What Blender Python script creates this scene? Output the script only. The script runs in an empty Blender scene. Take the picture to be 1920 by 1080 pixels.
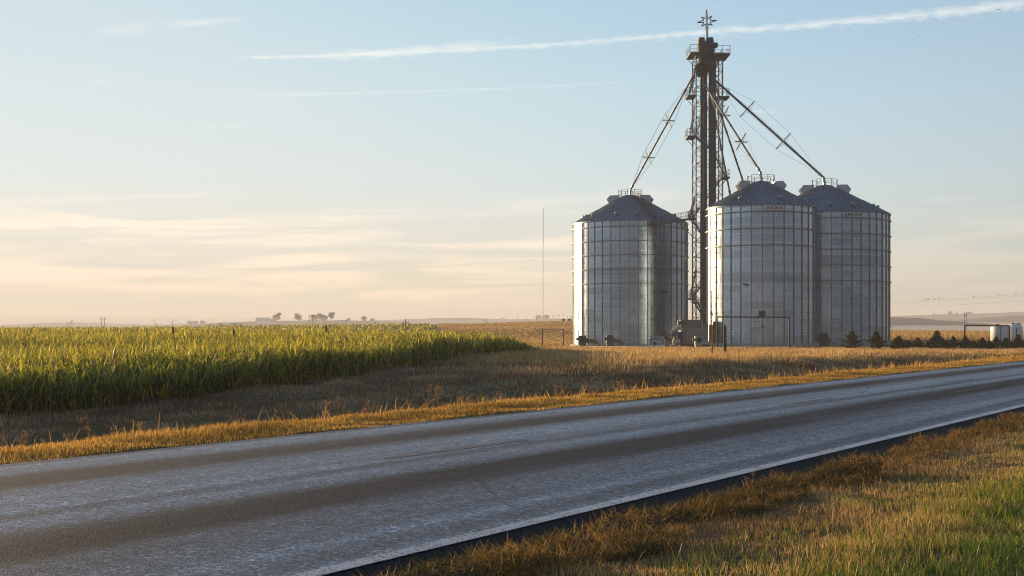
import bpy, math, random
import numpy as np
from mathutils import Vector, Matrix, noise as mnoise

random.seed(7); rng = np.random.default_rng(7)
scene = bpy.context.scene
COL = scene.collection
F, CX, HY, EYE = 2400.0, 960.0, 615.0, 1.6
TH = math.radians(33.2)                     # the road runs 33 degrees to the right of the view
SU, CU = math.sin(TH), math.cos(TH)
SUN_AZ = math.radians(-45.0)                # sun low, far left and behind the bins
SUN_EL = math.radians(5.0)

# ------------------------------------------------------------------ helpers
def P(px, py, d):                           # survey helper: photo point at a known distance -> metres
    return Vector(((px - CX) / F * d, d, EYE + (HY - py) / F * d))

def pq(X, Y):
    return -CU * X + SU * Y, SU * X + CU * Y

def xy(p, q):
    return -CU * p + SU * q, SU * p + CU * q

def sm(t):
    t = np.clip(t, 0, 1)
    return t * t * (3 - 2 * t)

def tag(o, label=None, cat=None, group=None, kind=None):
    if label: o['label'] = label
    if cat: o['category'] = cat
    if group: o['group'] = group
    if kind: o['kind'] = kind
    return o

def empty(name, loc, label=None, cat=None, group=None, rz=0.0):
    o = bpy.data.objects.new(name, None)
    COL.objects.link(o)
    o.location = loc
    o.rotation_euler = (0, 0, rz)
    o.empty_display_size = 0.3
    return tag(o, label, cat, group)

def link_mesh(name, me, mat, parent=None):
    o = bpy.data.objects.new(name, me)
    if mat is not None: me.materials.append(mat)
    COL.objects.link(o)
    if parent is not None: o.parent = parent
    return o

class MB:
    """collects shapes in coordinates local to the thing, builds ONE mesh object"""
    def __init__(s): s.v = []; s.f = []; s.uv = {}
    def add(s, vs, fs):
        n = len(s.v); s.v += [tuple(v) for v in vs]; s.f += [tuple(i + n for i in f) for f in fs]
        return s
    def box(s, c, d, rz=0.0, M=None):
        x, y, z = d[0] / 2, d[1] / 2, d[2] / 2
        vs = [Vector((i * x, j * y, k * z)) for k in (-1, 1) for j in (-1, 1) for i in (-1, 1)]
        if rz: R = Matrix.Rotation(rz, 3, 'Z'); vs = [R @ v for v in vs]
        if M is not None: vs = [M @ v for v in vs]
        vs = [v + Vector(c) for v in vs]
        return s.add(vs, [(0, 2, 3, 1), (4, 5, 7, 6), (0, 1, 5, 4), (2, 6, 7, 3), (0, 4, 6, 2), (1, 3, 7, 5)])
    def tube(s, a, b, r, n=6, r2=None, cap=True):
        a, b = Vector(a), Vector(b); r2 = r if r2 is None else r2
        d = (b - a)
        if d.length < 1e-6: return s
        d.normalize()
        u = d.cross(Vector((0, 0, 1)))
        if u.length < 1e-3: u = d.cross(Vector((0, 1, 0)))
        u.normalize(); w = d.cross(u)
        vs = []
        for (p, rr) in ((a, r), (b, r2)):
            for i in range(n):
                t = 2 * math.pi * (i + .5) / n
                vs.append(p + (u * math.cos(t) + w * math.sin(t)) * rr)
        fs = [(i, (i + 1) % n, n + (i + 1) % n, n + i) for i in range(n)]
        if cap: fs += [tuple(range(n - 1, -1, -1)), tuple(range(n, 2 * n))]
        return s.add(vs, fs)
    def path(s, pts, r, n=5, r2=None):
        k = len(pts) - 1; r2 = r if r2 is None else r2
        for i in range(k):
            s.tube(pts[i], pts[i + 1], r + (r2 - r) * i / k, n, r + (r2 - r) * (i + 1) / k)
        return s
    def lathe(s, c, prof, n=32, a0=0.0, cap=True):
        """prof: list of (radius, z)"""
        c = Vector(c); vs = []
        for (r, z) in prof:
            for i in range(n):
                t = a0 + 2 * math.pi * i / n
                vs.append((c.x + r * math.cos(t), c.y + r * math.sin(t), c.z + z))
        fs = []
        for j in range(len(prof) - 1):
            for i in range(n):
                fs.append((j * n + i, j * n + (i + 1) % n, (j + 1) * n + (i + 1) % n, (j + 1) * n + i))
        if cap:
            fs.append(tuple(range(n - 1, -1, -1))); fs.append(tuple(range((len(prof) - 1) * n, len(prof) * n)))
        return s.add(vs, fs)
    def prism(s, pts, ext):
        """pts: list of 3D points of a planar polygon, ext: extrusion vector"""
        n = len(pts); e = Vector(ext); vs = [Vector(p) for p in pts] + [Vector(p) + e for p in pts]
        fs = [tuple(range(n - 1, -1, -1)), tuple(range(n, 2 * n))] + [(i, (i + 1) % n, n + (i + 1) % n, n + i) for i in range(n)]
        return s.add(vs, fs)
    def build(s, name, mat, parent=None, smooth=False, loc=None):
        me = bpy.data.meshes.new(name)
        me.from_pydata(s.v, [], s.f)
        me.validate(); me.update()
        if smooth:
            me.polygons.foreach_set('use_smooth', [True] * len(me.polygons))
        o = link_mesh(name, me, mat, parent)
        if loc is not None: o.location = loc
        return o

def copy_tree(o, parent=None):
    c = o.copy(); COL.objects.link(c)
    if parent is not None: c.parent = parent
    for ch in list(o.children): copy_tree(ch, c)
    return c

# ------------------------------------------------------------------ node helpers
def new_mat(name):
    m = bpy.data.materials.new(name); m.use_nodes = True
    nt = m.node_tree; nt.nodes.clear()
    return m, nt

class NT:
    def __init__(s, nt): s.nt = nt
    def n(s, t, **kw):
        nd = s.nt.nodes.new(t)
        for k, v in kw.items(): setattr(nd, k, v)
        return nd
    def l(s, a, b): s.nt.links.new(a, b)
    def val(s, sock, v):
        if hasattr(v, 'is_output') or isinstance(v, bpy.types.NodeSocket): s.l(v, sock)
        else: sock.default_value = v
    def math(s, op, a, b=None, c=None, clamp=False):
        nd = s.n('ShaderNodeMath', operation=op); nd.use_clamp = clamp
        s.val(nd.inputs[0], a)
        if b is not None: s.val(nd.inputs[1], b)
        if c is not None: s.val(nd.inputs[2], c)
        return nd.outputs[0]
    def mix(s, f, a, b, mode='MIX'):
        nd = s.n('ShaderNodeMix', data_type='RGBA', blend_type=mode)
        s.val(nd.inputs[0], f)
        for i, v in ((6, a), (7, b)):
            if isinstance(v, (tuple, list)): v = tuple(v) + ((1,) if len(v) == 3 else ())
            s.val(nd.inputs[i], v)
        return nd.outputs[2]
    def ramp(s, f, stops, interp='LINEAR'):
        nd = s.n('ShaderNodeValToRGB'); cr = nd.color_ramp; cr.interpolation = interp
        while len(cr.elements) > 1: cr.elements.remove(cr.elements[-1])
        for i, (p, c) in enumerate(stops):
            e = cr.elements[0] if i == 0 else cr.elements.new(p)
            e.position = p
            e.color = tuple(c) + (1,) if isinstance(c, (tuple, list)) else (c, c, c, 1)
        s.l(f, nd.inputs[0]); return nd.outputs[0]
    def noise(s, vec, scale, detail=3, rough=.55, out=0, dist=0.0):
        nd = s.n('ShaderNodeTexNoise'); nd.inputs['Scale'].default_value = scale
        nd.inputs['Detail'].default_value = detail; nd.inputs['Roughness'].default_value = rough
        nd.inputs['Distortion'].default_value = dist
        if vec is not None: s.l(vec, nd.inputs['Vector'])
        return nd.outputs[out]
    def maprange(s, v, a, b, c=0.0, d=1.0, smooth=False):
        nd = s.n('ShaderNodeMapRange'); nd.clamp = True
        if smooth: nd.interpolation_type = 'SMOOTHSTEP'
        s.val(nd.inputs[0], v)
        for i, x in enumerate((a, b, c, d)): s.val(nd.inputs[i + 1], x)
        return nd.outputs[0]
    def mapping(s, vec, scale=(1, 1, 1), rot=(0, 0, 0), loc=(0, 0, 0)):
        nd = s.n('ShaderNodeMapping'); s.l(vec, nd.inputs[0])
        nd.inputs['Scale'].default_value = scale; nd.inputs['Rotation'].default_value = rot; nd.inputs['Location'].default_value = loc
        return nd.outputs[0]

def simple(name, col, rough=.6, metal=0.0, var=.25, scale=3.0, spec=.5, bump=0.0):
    m, nt = new_mat(name); N = NT(nt)
    tc = N.n('ShaderNodeTexCoord').outputs['Object']
    nz = N.noise(tc, scale, 4)
    lo = tuple(c * (1 - var) for c in col); hi = tuple(min(1, c * (1 + var)) for c in col)
    c = N.ramp(nz, [(.3, lo), (.7, hi)])
    b = N.n('ShaderNodeBsdfPrincipled'); N.l(c, b.inputs['Base Color'])
    b.inputs['Roughness'].default_value = rough; b.inputs['Metallic'].default_value = metal
    b.inputs['Specular IOR Level'].default_value = spec
    if bump:
        bp = N.n('ShaderNodeBump'); bp.inputs['Strength'].default_value = bump
        N.l(N.noise(tc, scale * 8, 3), bp.inputs['Height']); N.l(bp.outputs[0], b.inputs['Normal'])
    o = N.n('ShaderNodeOutputMaterial'); N.l(b.outputs[0], o.inputs[0])
    return m

def leaf_mat(name, stops, trans=.4, gloss=.12, rough=.45, hdark=None):
    """foliage: colour by the blade's own 'tint', thin and letting light through"""
    m, nt = new_mat(name); N = NT(nt)
    at = N.n('ShaderNodeAttribute', attribute_name='tint').outputs['Fac']
    c = N.ramp(at, stops)
    geo = N.n('ShaderNodeNewGeometry').outputs['Position']
    big = N.ramp(N.noise(geo, .35, 4), [(.3, .72), (.7, 1.2)])
    c = N.mix(1.0, c, big, 'MULTIPLY')
    d = N.n('ShaderNodeBsdfDiffuse'); N.l(c, d.inputs[0])
    t = N.n('ShaderNodeBsdfTranslucent'); N.l(c, t.inputs[0])
    g = N.n('ShaderNodeBsdfGlossy'); g.inputs['Roughness'].default_value = rough; g.inputs[0].default_value = (1, 1, 1, 1)
    m1 = N.n('ShaderNodeMixShader'); m1.inputs[0].default_value = trans; N.l(d.outputs[0], m1.inputs[1]); N.l(t.outputs[0], m1.inputs[2])
    fr = N.n('ShaderNodeFresnel'); fr.inputs[0].default_value = 1.35
    m2 = N.n('ShaderNodeMixShader'); N.l(N.math('MULTIPLY', fr.outputs[0], gloss * .08), m2.inputs[0]); N.l(m1.outputs[0], m2.inputs[1]); N.l(g.outputs[0], m2.inputs[2])
    o = N.n('ShaderNodeOutputMaterial'); N.l(m2.outputs[0], o.inputs[0])
    return m

# ------------------------------------------------------------------ camera, sun, sky
cam = bpy.data.cameras.new('camera'); camo = bpy.data.objects.new('camera', cam); COL.objects.link(camo)
camo.location = (0, 0, EYE); camo.rotation_euler = (math.radians(90), 0, 0)
cam.sensor_width = 36; cam.lens = F / 1920 * 36; cam.shift_y = (HY - 540) / 1920
cam.clip_start = .3; cam.clip_end = 30000
scene.camera = camo

sd = Vector((math.sin(SUN_AZ) * math.cos(SUN_EL), math.cos(SUN_AZ) * math.cos(SUN_EL), math.sin(SUN_EL)))
sl = bpy.data.lights.new('sun', 'SUN'); sl.energy = 5.0; sl.color = (1.0, .68, .36); sl.angle = math.radians(.55)
so = bpy.data.objects.new('sun', sl); COL.objects.link(so)
so.rotation_euler = sd.to_track_quat('Z', 'Y').to_euler(); so.location = (-60, 60, 60)

w = bpy.data.worlds.new('World'); scene.world = w; w.use_nodes = True
nt = w.node_tree; nt.nodes.clear(); N = NT(nt)
sky = N.n('ShaderNodeTexSky', sky_type='NISHITA'); sky.sun_disc = False
sky.sun_elevation = SUN_EL; sky.sun_rotation = SUN_AZ
sky.altitude = 300; sky.air_density = 1.0; sky.dust_density = 2.0; sky.ozone_density = 1.6
tc = N.n('ShaderNodeTexCoord').outputs['Generated']
sp = N.n('ShaderNodeSeparateXYZ'); N.l(tc, sp.inputs[0])
az = N.math('ARCTAN2', sp.outputs[0], sp.outputs[1])          # compass bearing, 0 = view direction
el = N.math('ARCSINE', sp.outputs[2])                          # height above the horizon
def ae(px, py):
    X, Z = (px - CX) / F, (HY - py) / F
    return math.atan2(X, 1), math.asin(Z / math.sqrt(X * X + Z * Z + 1))
skycol = sky.outputs[0]
# graded sky: thin high haze veil over the physical sky, brighter towards the sun
R15 = math.radians
def elramp(stops):
    mx = R15(90)
    f = N.math('POWER', N.math('DIVIDE', N.math('MAXIMUM', el, 0.0), mx), .5)
    return N.ramp(f, [(math.sqrt(R15(e) / mx), c) for e, c in stops])
A = elramp([(0, (.78, .67, .52)), (2.2, (.80, .70, .56)), (4.5, (.80, .77, .67)), (6.5, (.70, .78, .77)), (10, (.62, .74, .78)), (14, (.52, .68, .77)), (25, (.26, .42, .58)), (90, (.08, .15, .27))])
B = elramp([(0, (.60, .57, .50)), (2.2, (.61, .61, .54)), (4.5, (.58, .65, .64)), (7, (.52, .64, .70)), (10, (.46, .62, .72)), (14, (.37, .55, .70)), (25, (.16, .30, .48)), (90, (.07, .13, .25))])
Cc = elramp([(0, (.17, .185, .215)), (6, (.16, .19, .24)), (14, (.13, .18, .26)), (30, (.09, .15, .25)), (90, (.06, .11, .20))])
ca = N.math('COSINE', N.math('SUBTRACT', az, SUN_AZ))
veil = N.mix(N.maprange(ca, .56, 1.0), B, A)
veil = N.mix(N.maprange(ca, .56, -.6), veil, Cc)
# low streaky clouds
cv = N.n('ShaderNodeCombineXYZ'); N.l(N.math('MULTIPLY', az, 4.2), cv.inputs[0])
N.l(N.math('ADD', N.math('MULTIPLY', el, 62), N.math('MULTIPLY', az, -1.5)), cv.inputs[1])
n1 = N.noise(cv.outputs[0], 1.15, 7, .56, dist=.6)
cm = N.maprange(n1, .43, .62, 0, 1, True)
band = N.math('MULTIPLY', N.maprange(el, R15(.3), R15(1.4), 0, 1, True), N.maprange(el, R15(5.6), R15(4.3), 0, 1, True))
side = N.maprange(az, R15(14), R15(-4), .25, 1, True)
cloud = N.math('MULTIPLY', N.math('MULTIPLY', cm, band), N.math('MULTIPLY', side, .8))
ccol = N.mix(N.maprange(el, R15(1), R15(5)), (1.02, .80, .60), (1.06, .94, .78))
c = N.mix(cloud, veil, ccol)
# darker grey-blue undersides between the streaks
cv2 = N.n('ShaderNodeCombineXYZ'); N.l(N.math('MULTIPLY', az, 3.0), cv2.inputs[0]); N.l(N.math('MULTIPLY', el, 80), cv2.inputs[1]); cv2.inputs[2].default_value = 4.7
n2 = N.maprange(N.noise(cv2.outputs[0], 1.0, 6, .5, dist=.5), .52, .70, 0, 1, True)
c = N.mix(N.math('MULTIPLY', N.math('MULTIPLY', n2, band), N.math('MULTIPLY', side, .45)), c, (.58, .60, .57))
def streak(c, a, b, w0, w1, amt, nsc, seed, col=(.86, .88, .86), under=1.0, fade=.1):
    """a thin cloud trail from a to b (bearing, height), widths in radians at both ends"""
    (a0, e0), (a1, e1) = ae(*a), ae(*b)
    t = N.math('DIVIDE', N.math('SUBTRACT', az, a0), a1 - a0)
    e = N.math('MULTIPLY_ADD', t, e1 - e0, e0)
    cv = N.n('ShaderNodeCombineXYZ'); N.l(N.math('MULTIPLY', az, nsc), cv.inputs[0]); N.l(N.math('MULTIPLY', el, nsc * 3), cv.inputs[1]); cv.inputs[2].default_value = seed
    nn = N.noise(cv.outputs[0], 1.0, 6, .6)
    d = N.math('SUBTRACT', el, e)
    wv = N.math('MULTIPLY', N.math('MULTIPLY_ADD', t, w1 - w0, w0), N.maprange(nn, .3, .7, .25, 1.7))
    d = N.math('ADD', d, N.math('MULTIPLY', N.math('SUBTRACT', nn, .5), N.math('MULTIPLY', wv, .8)))
    up = N.math('DIVIDE', N.math('ABSOLUTE', d), wv)
    prof = N.math('SUBTRACT', 1.0, up, clamp=True)
    prof = N.math('POWER', prof, 1.1)
    along = N.math('MULTIPLY', N.maprange(t, 0, fade, 0, 1, True), N.maprange(t, 1, 1 - fade, 0, 1, True))
    tex = N.maprange(nn, .3, .62, .45, 1)
    f = N.math('MULTIPLY', N.math('MULTIPLY', prof, along), N.math('MULTIPLY', tex, amt))
    return N.mix(f, c, col)
px = 1 / F
c = streak(c, (425, 109), (1420, 50), 4 * px, 8 * px, .7, 75, 1.0, fade=.05)
c = streak(c, (1290, 64), (2100, -16), 6 * px, 16 * px, .78, 75, 1.0, fade=.12)
c = streak(c, (560, 107), (1010, 74), 3 * px, 13 * px, .6, 45, 3.0, fade=.4)
c = streak(c, (560, 104), (900, 92), 14 * px, 6 * px, .55, 60, 3.7, fade=.35)
c = streak(c, (430, 178), (1200, 152), 4 * px, 2 * px, .4, 50, 5.0)
c = streak(c, (350, 241), (470, 237), 2 * px, 2 * px, .5, 80, 6.0)
c = streak(c, (165, 151), (255, 150), 2 * px, 2 * px, .5, 80, 7.0)
c = streak(c, (-200, 384), (420, 363), 14 * px, 5 * px, .6, 40, 8.0, col=(.92, .87, .76))
c = streak(c, (150, 62), (320, 46), 14 * px, 12 * px, .35, 50, 9.0, fade=.4)
c = streak(c, (290, 46), (480, 34), 13 * px, 5 * px, .4, 55, 10.0, fade=.3)
c = streak(c, (870, 388), (1330, 362), 16 * px, 26 * px, .6, 22, 11.0, col=(.86, .82, .72), fade=.25)
c = streak(c, (1330, 203), (1480, 212), 2 * px, 2 * px, .4, 80, 12.0)
c = streak(c, (1700, 376), (1860, 372), 6 * px, 6 * px, .3, 60, 13.0, fade=.4)
c = streak(c, (1720, 446), (2000, 434), 7 * px, 8 * px, .4, 40, 14.0, col=(.72, .66, .55), fade=.3)
c = streak(c, (760, 486), (1010, 474), 4 * px, 3 * px, .6, 60, 15.0, col=(.86, .72, .55), fade=.3)
c = streak(c, (490, 398), (530, 400), 10 * px, 10 * px, .3, 80, 16.0, fade=.4)
below = N.maprange(el, R15(-.6), R15(-3), 0, 1)
c = N.mix(below, c, (.16, .12, .08))
mul = N.n('ShaderNodeVectorMath', operation='SCALE'); N.l(c, mul.inputs[0]); mul.inputs['Scale'].default_value = 10.0 * 0.50
phys = N.n('ShaderNodeVectorMath', operation='SCALE'); N.l(skycol, phys.inputs[0]); phys.inputs['Scale'].default_value = 0.2
# the physical glow round the low sun, held below what a haze veil lets through
pmin = N.n('ShaderNodeVectorMath', operation='MINIMUM'); N.l(phys.outputs[0], pmin.inputs[0]); pmin.inputs[1].default_value = (.7, .6, .45)
addn = N.n('ShaderNodeVectorMath', operation='ADD'); N.l(mul.outputs[0], addn.inputs[0]); N.l(pmin.outputs[0], addn.inputs[1])
bg = N.n('ShaderNodeBackground'); bg.inputs[1].default_value = .1; N.l(addn.outputs[0], bg.inputs[0])
wo = N.n('ShaderNodeOutputWorld'); N.l(bg.outputs[0], wo.inputs[0])
w.cycles.sampling_method = 'MANUAL'; w.cycles.sample_map_resolution = 512
vs = scene.view_settings; vs.view_transform = 'Standard'; vs.look = 'None'; vs.exposure = .97; vs.gamma = 1; vs.use_curve_mapping = False
scene.cycles.filter_width = 1.1
scene.cycles.use_denoising = True

# ------------------------------------------------------------------ terrain
QK = np.array([0, 20, 37, 60, 83, 99, 130, 300.]); 
ZD = np.array([-1.75, -1.7, -1.55, -1.35, -1.05, -.8, -.7, -.7])
PC = np.array([33, 33, 33, 28.5, 23.5, 20.5, 19.8, 19.8])
ZC = np.array([-1.45, -1.4, -.75, -.22, -.3, -.38, -.5, -.6])
CTRL = np.array([(-17, 42, -1.4), (-10, 51, -.75), (-2, 82, -.3), (-40, 90, -.5), (-60, 150, -.1), (-30, 150, -.1), (-100, 300, .2), (-60, 60, -1.4), (-30, 60, -1.1), (-20, 100, -.3),
    (19, 206, -1.8), (8, 195, -1.6), (10, 130, -.9), (34, 175, -1.1), (46, 187, -1.1), (60, 160, -1.1), (75, 190, -1.2), (90, 220, -1.2), (0, 110, -.5), (2, 250, -1.4), (40, 240, -1.3), (20, 100, -.6), (35, 120, -.8), (50, 130, -.8),
    (-120, 160, 0), (0, 380, 1.6), (20, 500, 4.0), (-30, 480, 3), (-160, 480, .2), (100, 420, -.6), (200, 420, -1.5), (300, 600, -1.5), (150, 300, -1.2), (120, 520, .4), (220, 520, -.1), (320, 500, -.3),
    (-300, 600, -1), (-60, 640, .5), (30, 620, 2.0), (150, 700, -3), (0, 900, -6), (300, 900, -8), (-300, 900, -6), (0, 1500, -10), (1000, 1500, -10), (-1000, 1500, -10), (300, 100, -1), (-300, 100, -1)])
def vnoise(X, Y, s, seed):
    """cheap smooth value noise"""
    r = np.random.default_rng(seed); T = r.random((64, 64)) * 2 - 1
    x, y = X / s, Y / s
    i, j = np.floor(x).astype(int), np.floor(y).astype(int); u, v = sm(x - i), sm(y - j)
    g = lambda a, b: T[a % 64, b % 64]
    return (g(i, j) * (1 - u) + g(i + 1, j) * u) * (1 - v) + (g(i, j + 1) * (1 - u) + g(i + 1, j + 1) * u) * v
def height(X, Y):
    X, Y = np.asarray(X, float), np.asarray(Y, float)
    p, q = pq(X, Y)
    zd, pc, zc = np.interp(q, QK, ZD), np.interp(q, QK, PC), np.interp(q, QK, ZC)
    num, den = np.zeros_like(X), np.zeros_like(X)
    for (cx, cy, cz) in CTRL:
        d2 = ((X - cx) ** 2 + (Y - cy) ** 2) + (0.03 * np.hypot(cx, cy)) ** 2
        wt = 1 / d2 ** 1.6; num += wt * cz; den += wt
    zf = num / den
    far = np.clip((np.hypot(X, Y) - 1500) / 2500, 0, 1); zf = zf * (1 - far) - 12 * far
    u = .09 * vnoise(X, Y, 2.3, 1) + .05 * vnoise(X, Y, .8, 2)
    bank = zd + (zc - zd) * sm((p - 18.8) / np.maximum(pc - 18.8, .5)) ** .8
    back = zc + (zf - zc) * sm((p - pc) / 26.0)
    z = np.where(p < 14.6, 0.0, np.where(p < 17.8, zd * sm((p - 14.6) / 3.2), np.where(p < 18.8, zd, np.where(p < pc, bank, back))))
    z = z + u * np.clip((p - 15) / 3, 0, 1) * 1.3 * np.clip(1.6 - np.abs(p) / 80, .35, 1)
    z = z + (.012 * vnoise(X, Y, .5, 3) + .02 * vnoise(X, Y, 1.7, 4)) * (p < 15)
    z = np.where((p > 4.55) & (p < 13.15), -.06, z)
    z = np.where(p < 2.6, z + .05 * sm((2.6 - p) / 2), z)                       # near verge rises a touch
    z = np.where(p < -8, z - .5 * sm((-8 - p) / 6), z)
    return z
def geo_steps(a, b, s0, k):
    out = [a]; s = s0
    while out[-1] < b: out.append(out[-1] + s); s *= k
    return out
def grid_mesh(name, ps, qs, zfun, mat, kind='structure'):
    Pg, Qg = np.meshgrid(ps, qs, indexing='ij'); X, Y = xy(Pg, Qg); Z = zfun(X, Y, Pg, Qg)
    n, m = Pg.shape
    co = np.stack([X, Y, Z], -1).reshape(-1, 3)
    i = np.arange(n - 1)[:, None] * m + np.arange(m - 1)[None, :]
    f = np.stack([i, i + m, i + m + 1, i + 1], -1).reshape(-1, 4)[:, ::-1]
    me = fast_mesh(name, co, f)
    uv = me.uv_layers.new(name='road'); idx = f.reshape(-1)
    uvd = np.stack([Pg.reshape(-1)[idx], Qg.reshape(-1)[idx]], -1).astype(np.float32)
    uv.data.foreach_set('uv', uvd.reshape(-1))
    me.polygons.foreach_set('use_smooth', np.ones(len(f), bool))
    o = link_mesh(name, me, mat)
    return tag(o, kind=kind)
def fast_mesh(name, co, quads, tris=None):
    me = bpy.data.meshes.new(name)
    nq = 0 if quads is None else len(quads); nt_ = 0 if tris is None else len(tris)
    me.vertices.add(len(co)); me.vertices.foreach_set('co', np.ascontiguousarray(co, np.float32).reshape(-1))
    loops = np.concatenate(([quads.reshape(-1)] if nq else []) + ([tris.reshape(-1)] if nt_ else [])).astype(np.int32)
    me.loops.add(len(loops)); me.loops.foreach_set('vertex_index', loops)
    me.polygons.add(nq + nt_)
    ls = np.concatenate([np.arange(nq) * 4, nq * 4 + np.arange(nt_) * 3]).astype(np.int32)
    me.polygons.foreach_set('loop_start', ls)
    me.update(calc_edges=True)
    return me

# ground: dry grass thatch near, soil and stubble fields beyond
m_ground, nt = new_mat('ground'); N = NT(nt)
g = N.n('ShaderNodeNewGeometry').outputs['Position']
uvn = N.n('ShaderNodeUVMap', uv_map='road').outputs[0]
sx = N.n('ShaderNodeSeparateXYZ'); N.l(uvn, sx.inputs[0]); pp = sx.outputs[0]
n_f = N.noise(g, 9, 6, .7); n_m = N.noise(g, .5, 5); n_l = N.noise(g, .06, 4)
thatch = N.ramp(n_f, [(.3, (.05, .035, .018)), (.55, (.13, .09, .035)), (.75, (.26, .18, .07))])
green = N.ramp(n_f, [(.3, (.02, .03, .01)), (.6, (.06, .08, .02)), (.8, (.14, .12, .04))])
c = N.mix(N.math('MULTIPLY', N.maprange(pp, 3.2, 1.6), N.maprange(n_m, .35, .6)), thatch, green)
sg = N.n('ShaderNodeSeparateXYZ'); N.l(g, sg.inputs[0])
rowv = N.mapping(g, scale=(.05, .9, 1), rot=(0, 0, R15(-8)))
rows = N.noise(rowv, 1.0, 5, .7)
gold = N.ramp(rows, [(.3, (.26, .15, .06)), (.5, (.42, .25, .10)), (.72, (.56, .36, .16))])
gold = N.mix(N.maprange(n_l, .4, .7), gold, (.34, .19, .07))
yd = N.maprange(N.math('ADD', sg.outputs[1], N.math('MULTIPLY', n_m, 20)), 215, 245)
c = N.mix(yd, c, gold)
gravel = N.ramp(N.noise(g, 4, 5, .8), [(.35, (.10, .08, .06)), (.65, (.24, .2, .15))])
c = N.mix(N.math('MULTIPLY', N.maprange(sg.outputs[1], 150, 160), N.maprange(sg.outputs[1], 235, 220)), c, gravel)
b = N.n('ShaderNodeBsdfPrincipled'); N.l(c, b.inputs['Base Color']); b.inputs['Roughness'].default_value = .95; b.inputs['Specular IOR Level'].default_value = .15
bp = N.n('ShaderNodeBump'); bp.inputs['Strength'].default_value = .8; bp.inputs['Distance'].default_value = .05; N.l(n_f, bp.inputs['Height']); N.l(bp.outputs[0], b.inputs['Normal'])
o = N.n('ShaderNodeOutputMaterial'); N.l(b.outputs[0], o.inputs[0])

ps = [-x for x in geo_steps(8, 4200, 1.5, 1.2)][::-1] + list(np.arange(-7, 4.5, .5)) + [4.5, 4.6, 8.8, 13.1, 13.2] + list(np.arange(13.5, 20, .25)) + list(np.arange(20, 46, .5)) + geo_steps(46.6, 4300, .7, 1.045)
qs = [-x for x in geo_steps(11, 4200, 2, 1.2)][::-1] + list(np.arange(-10, 110, .5)) + geo_steps(110.6, 4300, .7, 1.03)
ground = grid_mesh('ground', ps, qs, lambda X, Y, p, q: height(X, Y), m_ground)

# ------------------------------------------------------------------ road
RP = np.linspace(5.47, 13.05, 18)
def crown(p):
    return np.interp(p, RP, .085 * (1 - ((RP - 9.2) / 4.4) ** 2))
m_road, nt = new_mat('asphalt'); N = NT(nt)
uvn = N.n('ShaderNodeUVMap', uv_map='road').outputs[0]
sx = N.n('ShaderNodeSeparateXYZ'); N.l(uvn, sx.inputs[0]); pp, qq = sx.outputs[0], sx.outputs[1]
wob = N.noise(N.mapping(uvn, scale=(.15, .05, 1)), 1.0, 3)
pw = N.math('ADD', pp, N.math('MULTIPLY', N.math('SUBTRACT', wob, .5), .4))
def trk(p0, w0, a):
    d = N.math('ABSOLUTE', N.math('SUBTRACT', pw, p0))
    return N.math('MULTIPLY', N.maprange(d, w0, w0 * .25, 0, 1, True), a)
t1 = trk(11.15, 1.0, .95); t2 = N.math('MAXIMUM', trk(7.75, .95, 1.0), trk(7.1, 1.0, .45)); t3 = trk(5.85, .3, .45); t4 = trk(12.85, .25, .6); t5 = trk(9.0, .28, .5)
tr = N.math('MAXIMUM', N.math('MAXIMUM', t1, t2), N.math('MAXIMUM', t3, N.math('MAXIMUM', t4, t5)))
st = N.noise(N.mapping(uvn, scale=(1.6, .10, 1)), 1.0, 5, .6)
tr = N.math('MULTIPLY', tr, N.maprange(st, .3, .55, .75, 1.0), clamp=True)
grain = N.noise(uvn, 24, 5, .8); agg = N.n('ShaderNodeTexVoronoi'); agg.inputs['Scale'].default_value = 70; N.l(uvn, agg.inputs['Vector'])
patch = N.noise(uvn, 2.6, 5, .65)
tr = N.maprange(N.math('ADD', tr, N.math('MULTIPLY', N.math('SUBTRACT', grain, .5), 1.0)), -.05, 1.0)
base = N.ramp(grain, [(.38, (.013, .021, .036)), (.50, (.115, .158, .22)), (.63, (.44, .54, .66))])  # pale worn asphalt, with the sky's blue sheen put into its colour
dark = N.ramp(grain, [(.35, (.004, .004, .006)), (.52, (.016, .016, .022)), (.66, (.095, .095, .10))])
c = N.mix(tr, base, dark)
c = N.mix(1.0, c, N.ramp(patch, [(.3, .7), (.7, 1.3)]), 'MULTIPLY')
gr2 = N.noise(uvn, 9, 4, .75)
c = N.mix(1.0, c, N.ramp(gr2, [(.34, .5), (.5, 1.0), (.66, 1.75)]), 'MULTIPLY')
str2 = N.noise(N.mapping(uvn, scale=(2.6, .07, 1), loc=(3, 0, 0)), 1.0, 5, .65)
c = N.mix(1.0, c, N.ramp(str2, [(.32, .62), (.68, 1.45)]), 'MULTIPLY')
dust = N.math('MULTIPLY', N.math('MAXIMUM', t3, N.math('MULTIPLY', t1, .6)), .15)
c = N.mix(dust, c, (.11, .085, .06))
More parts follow.
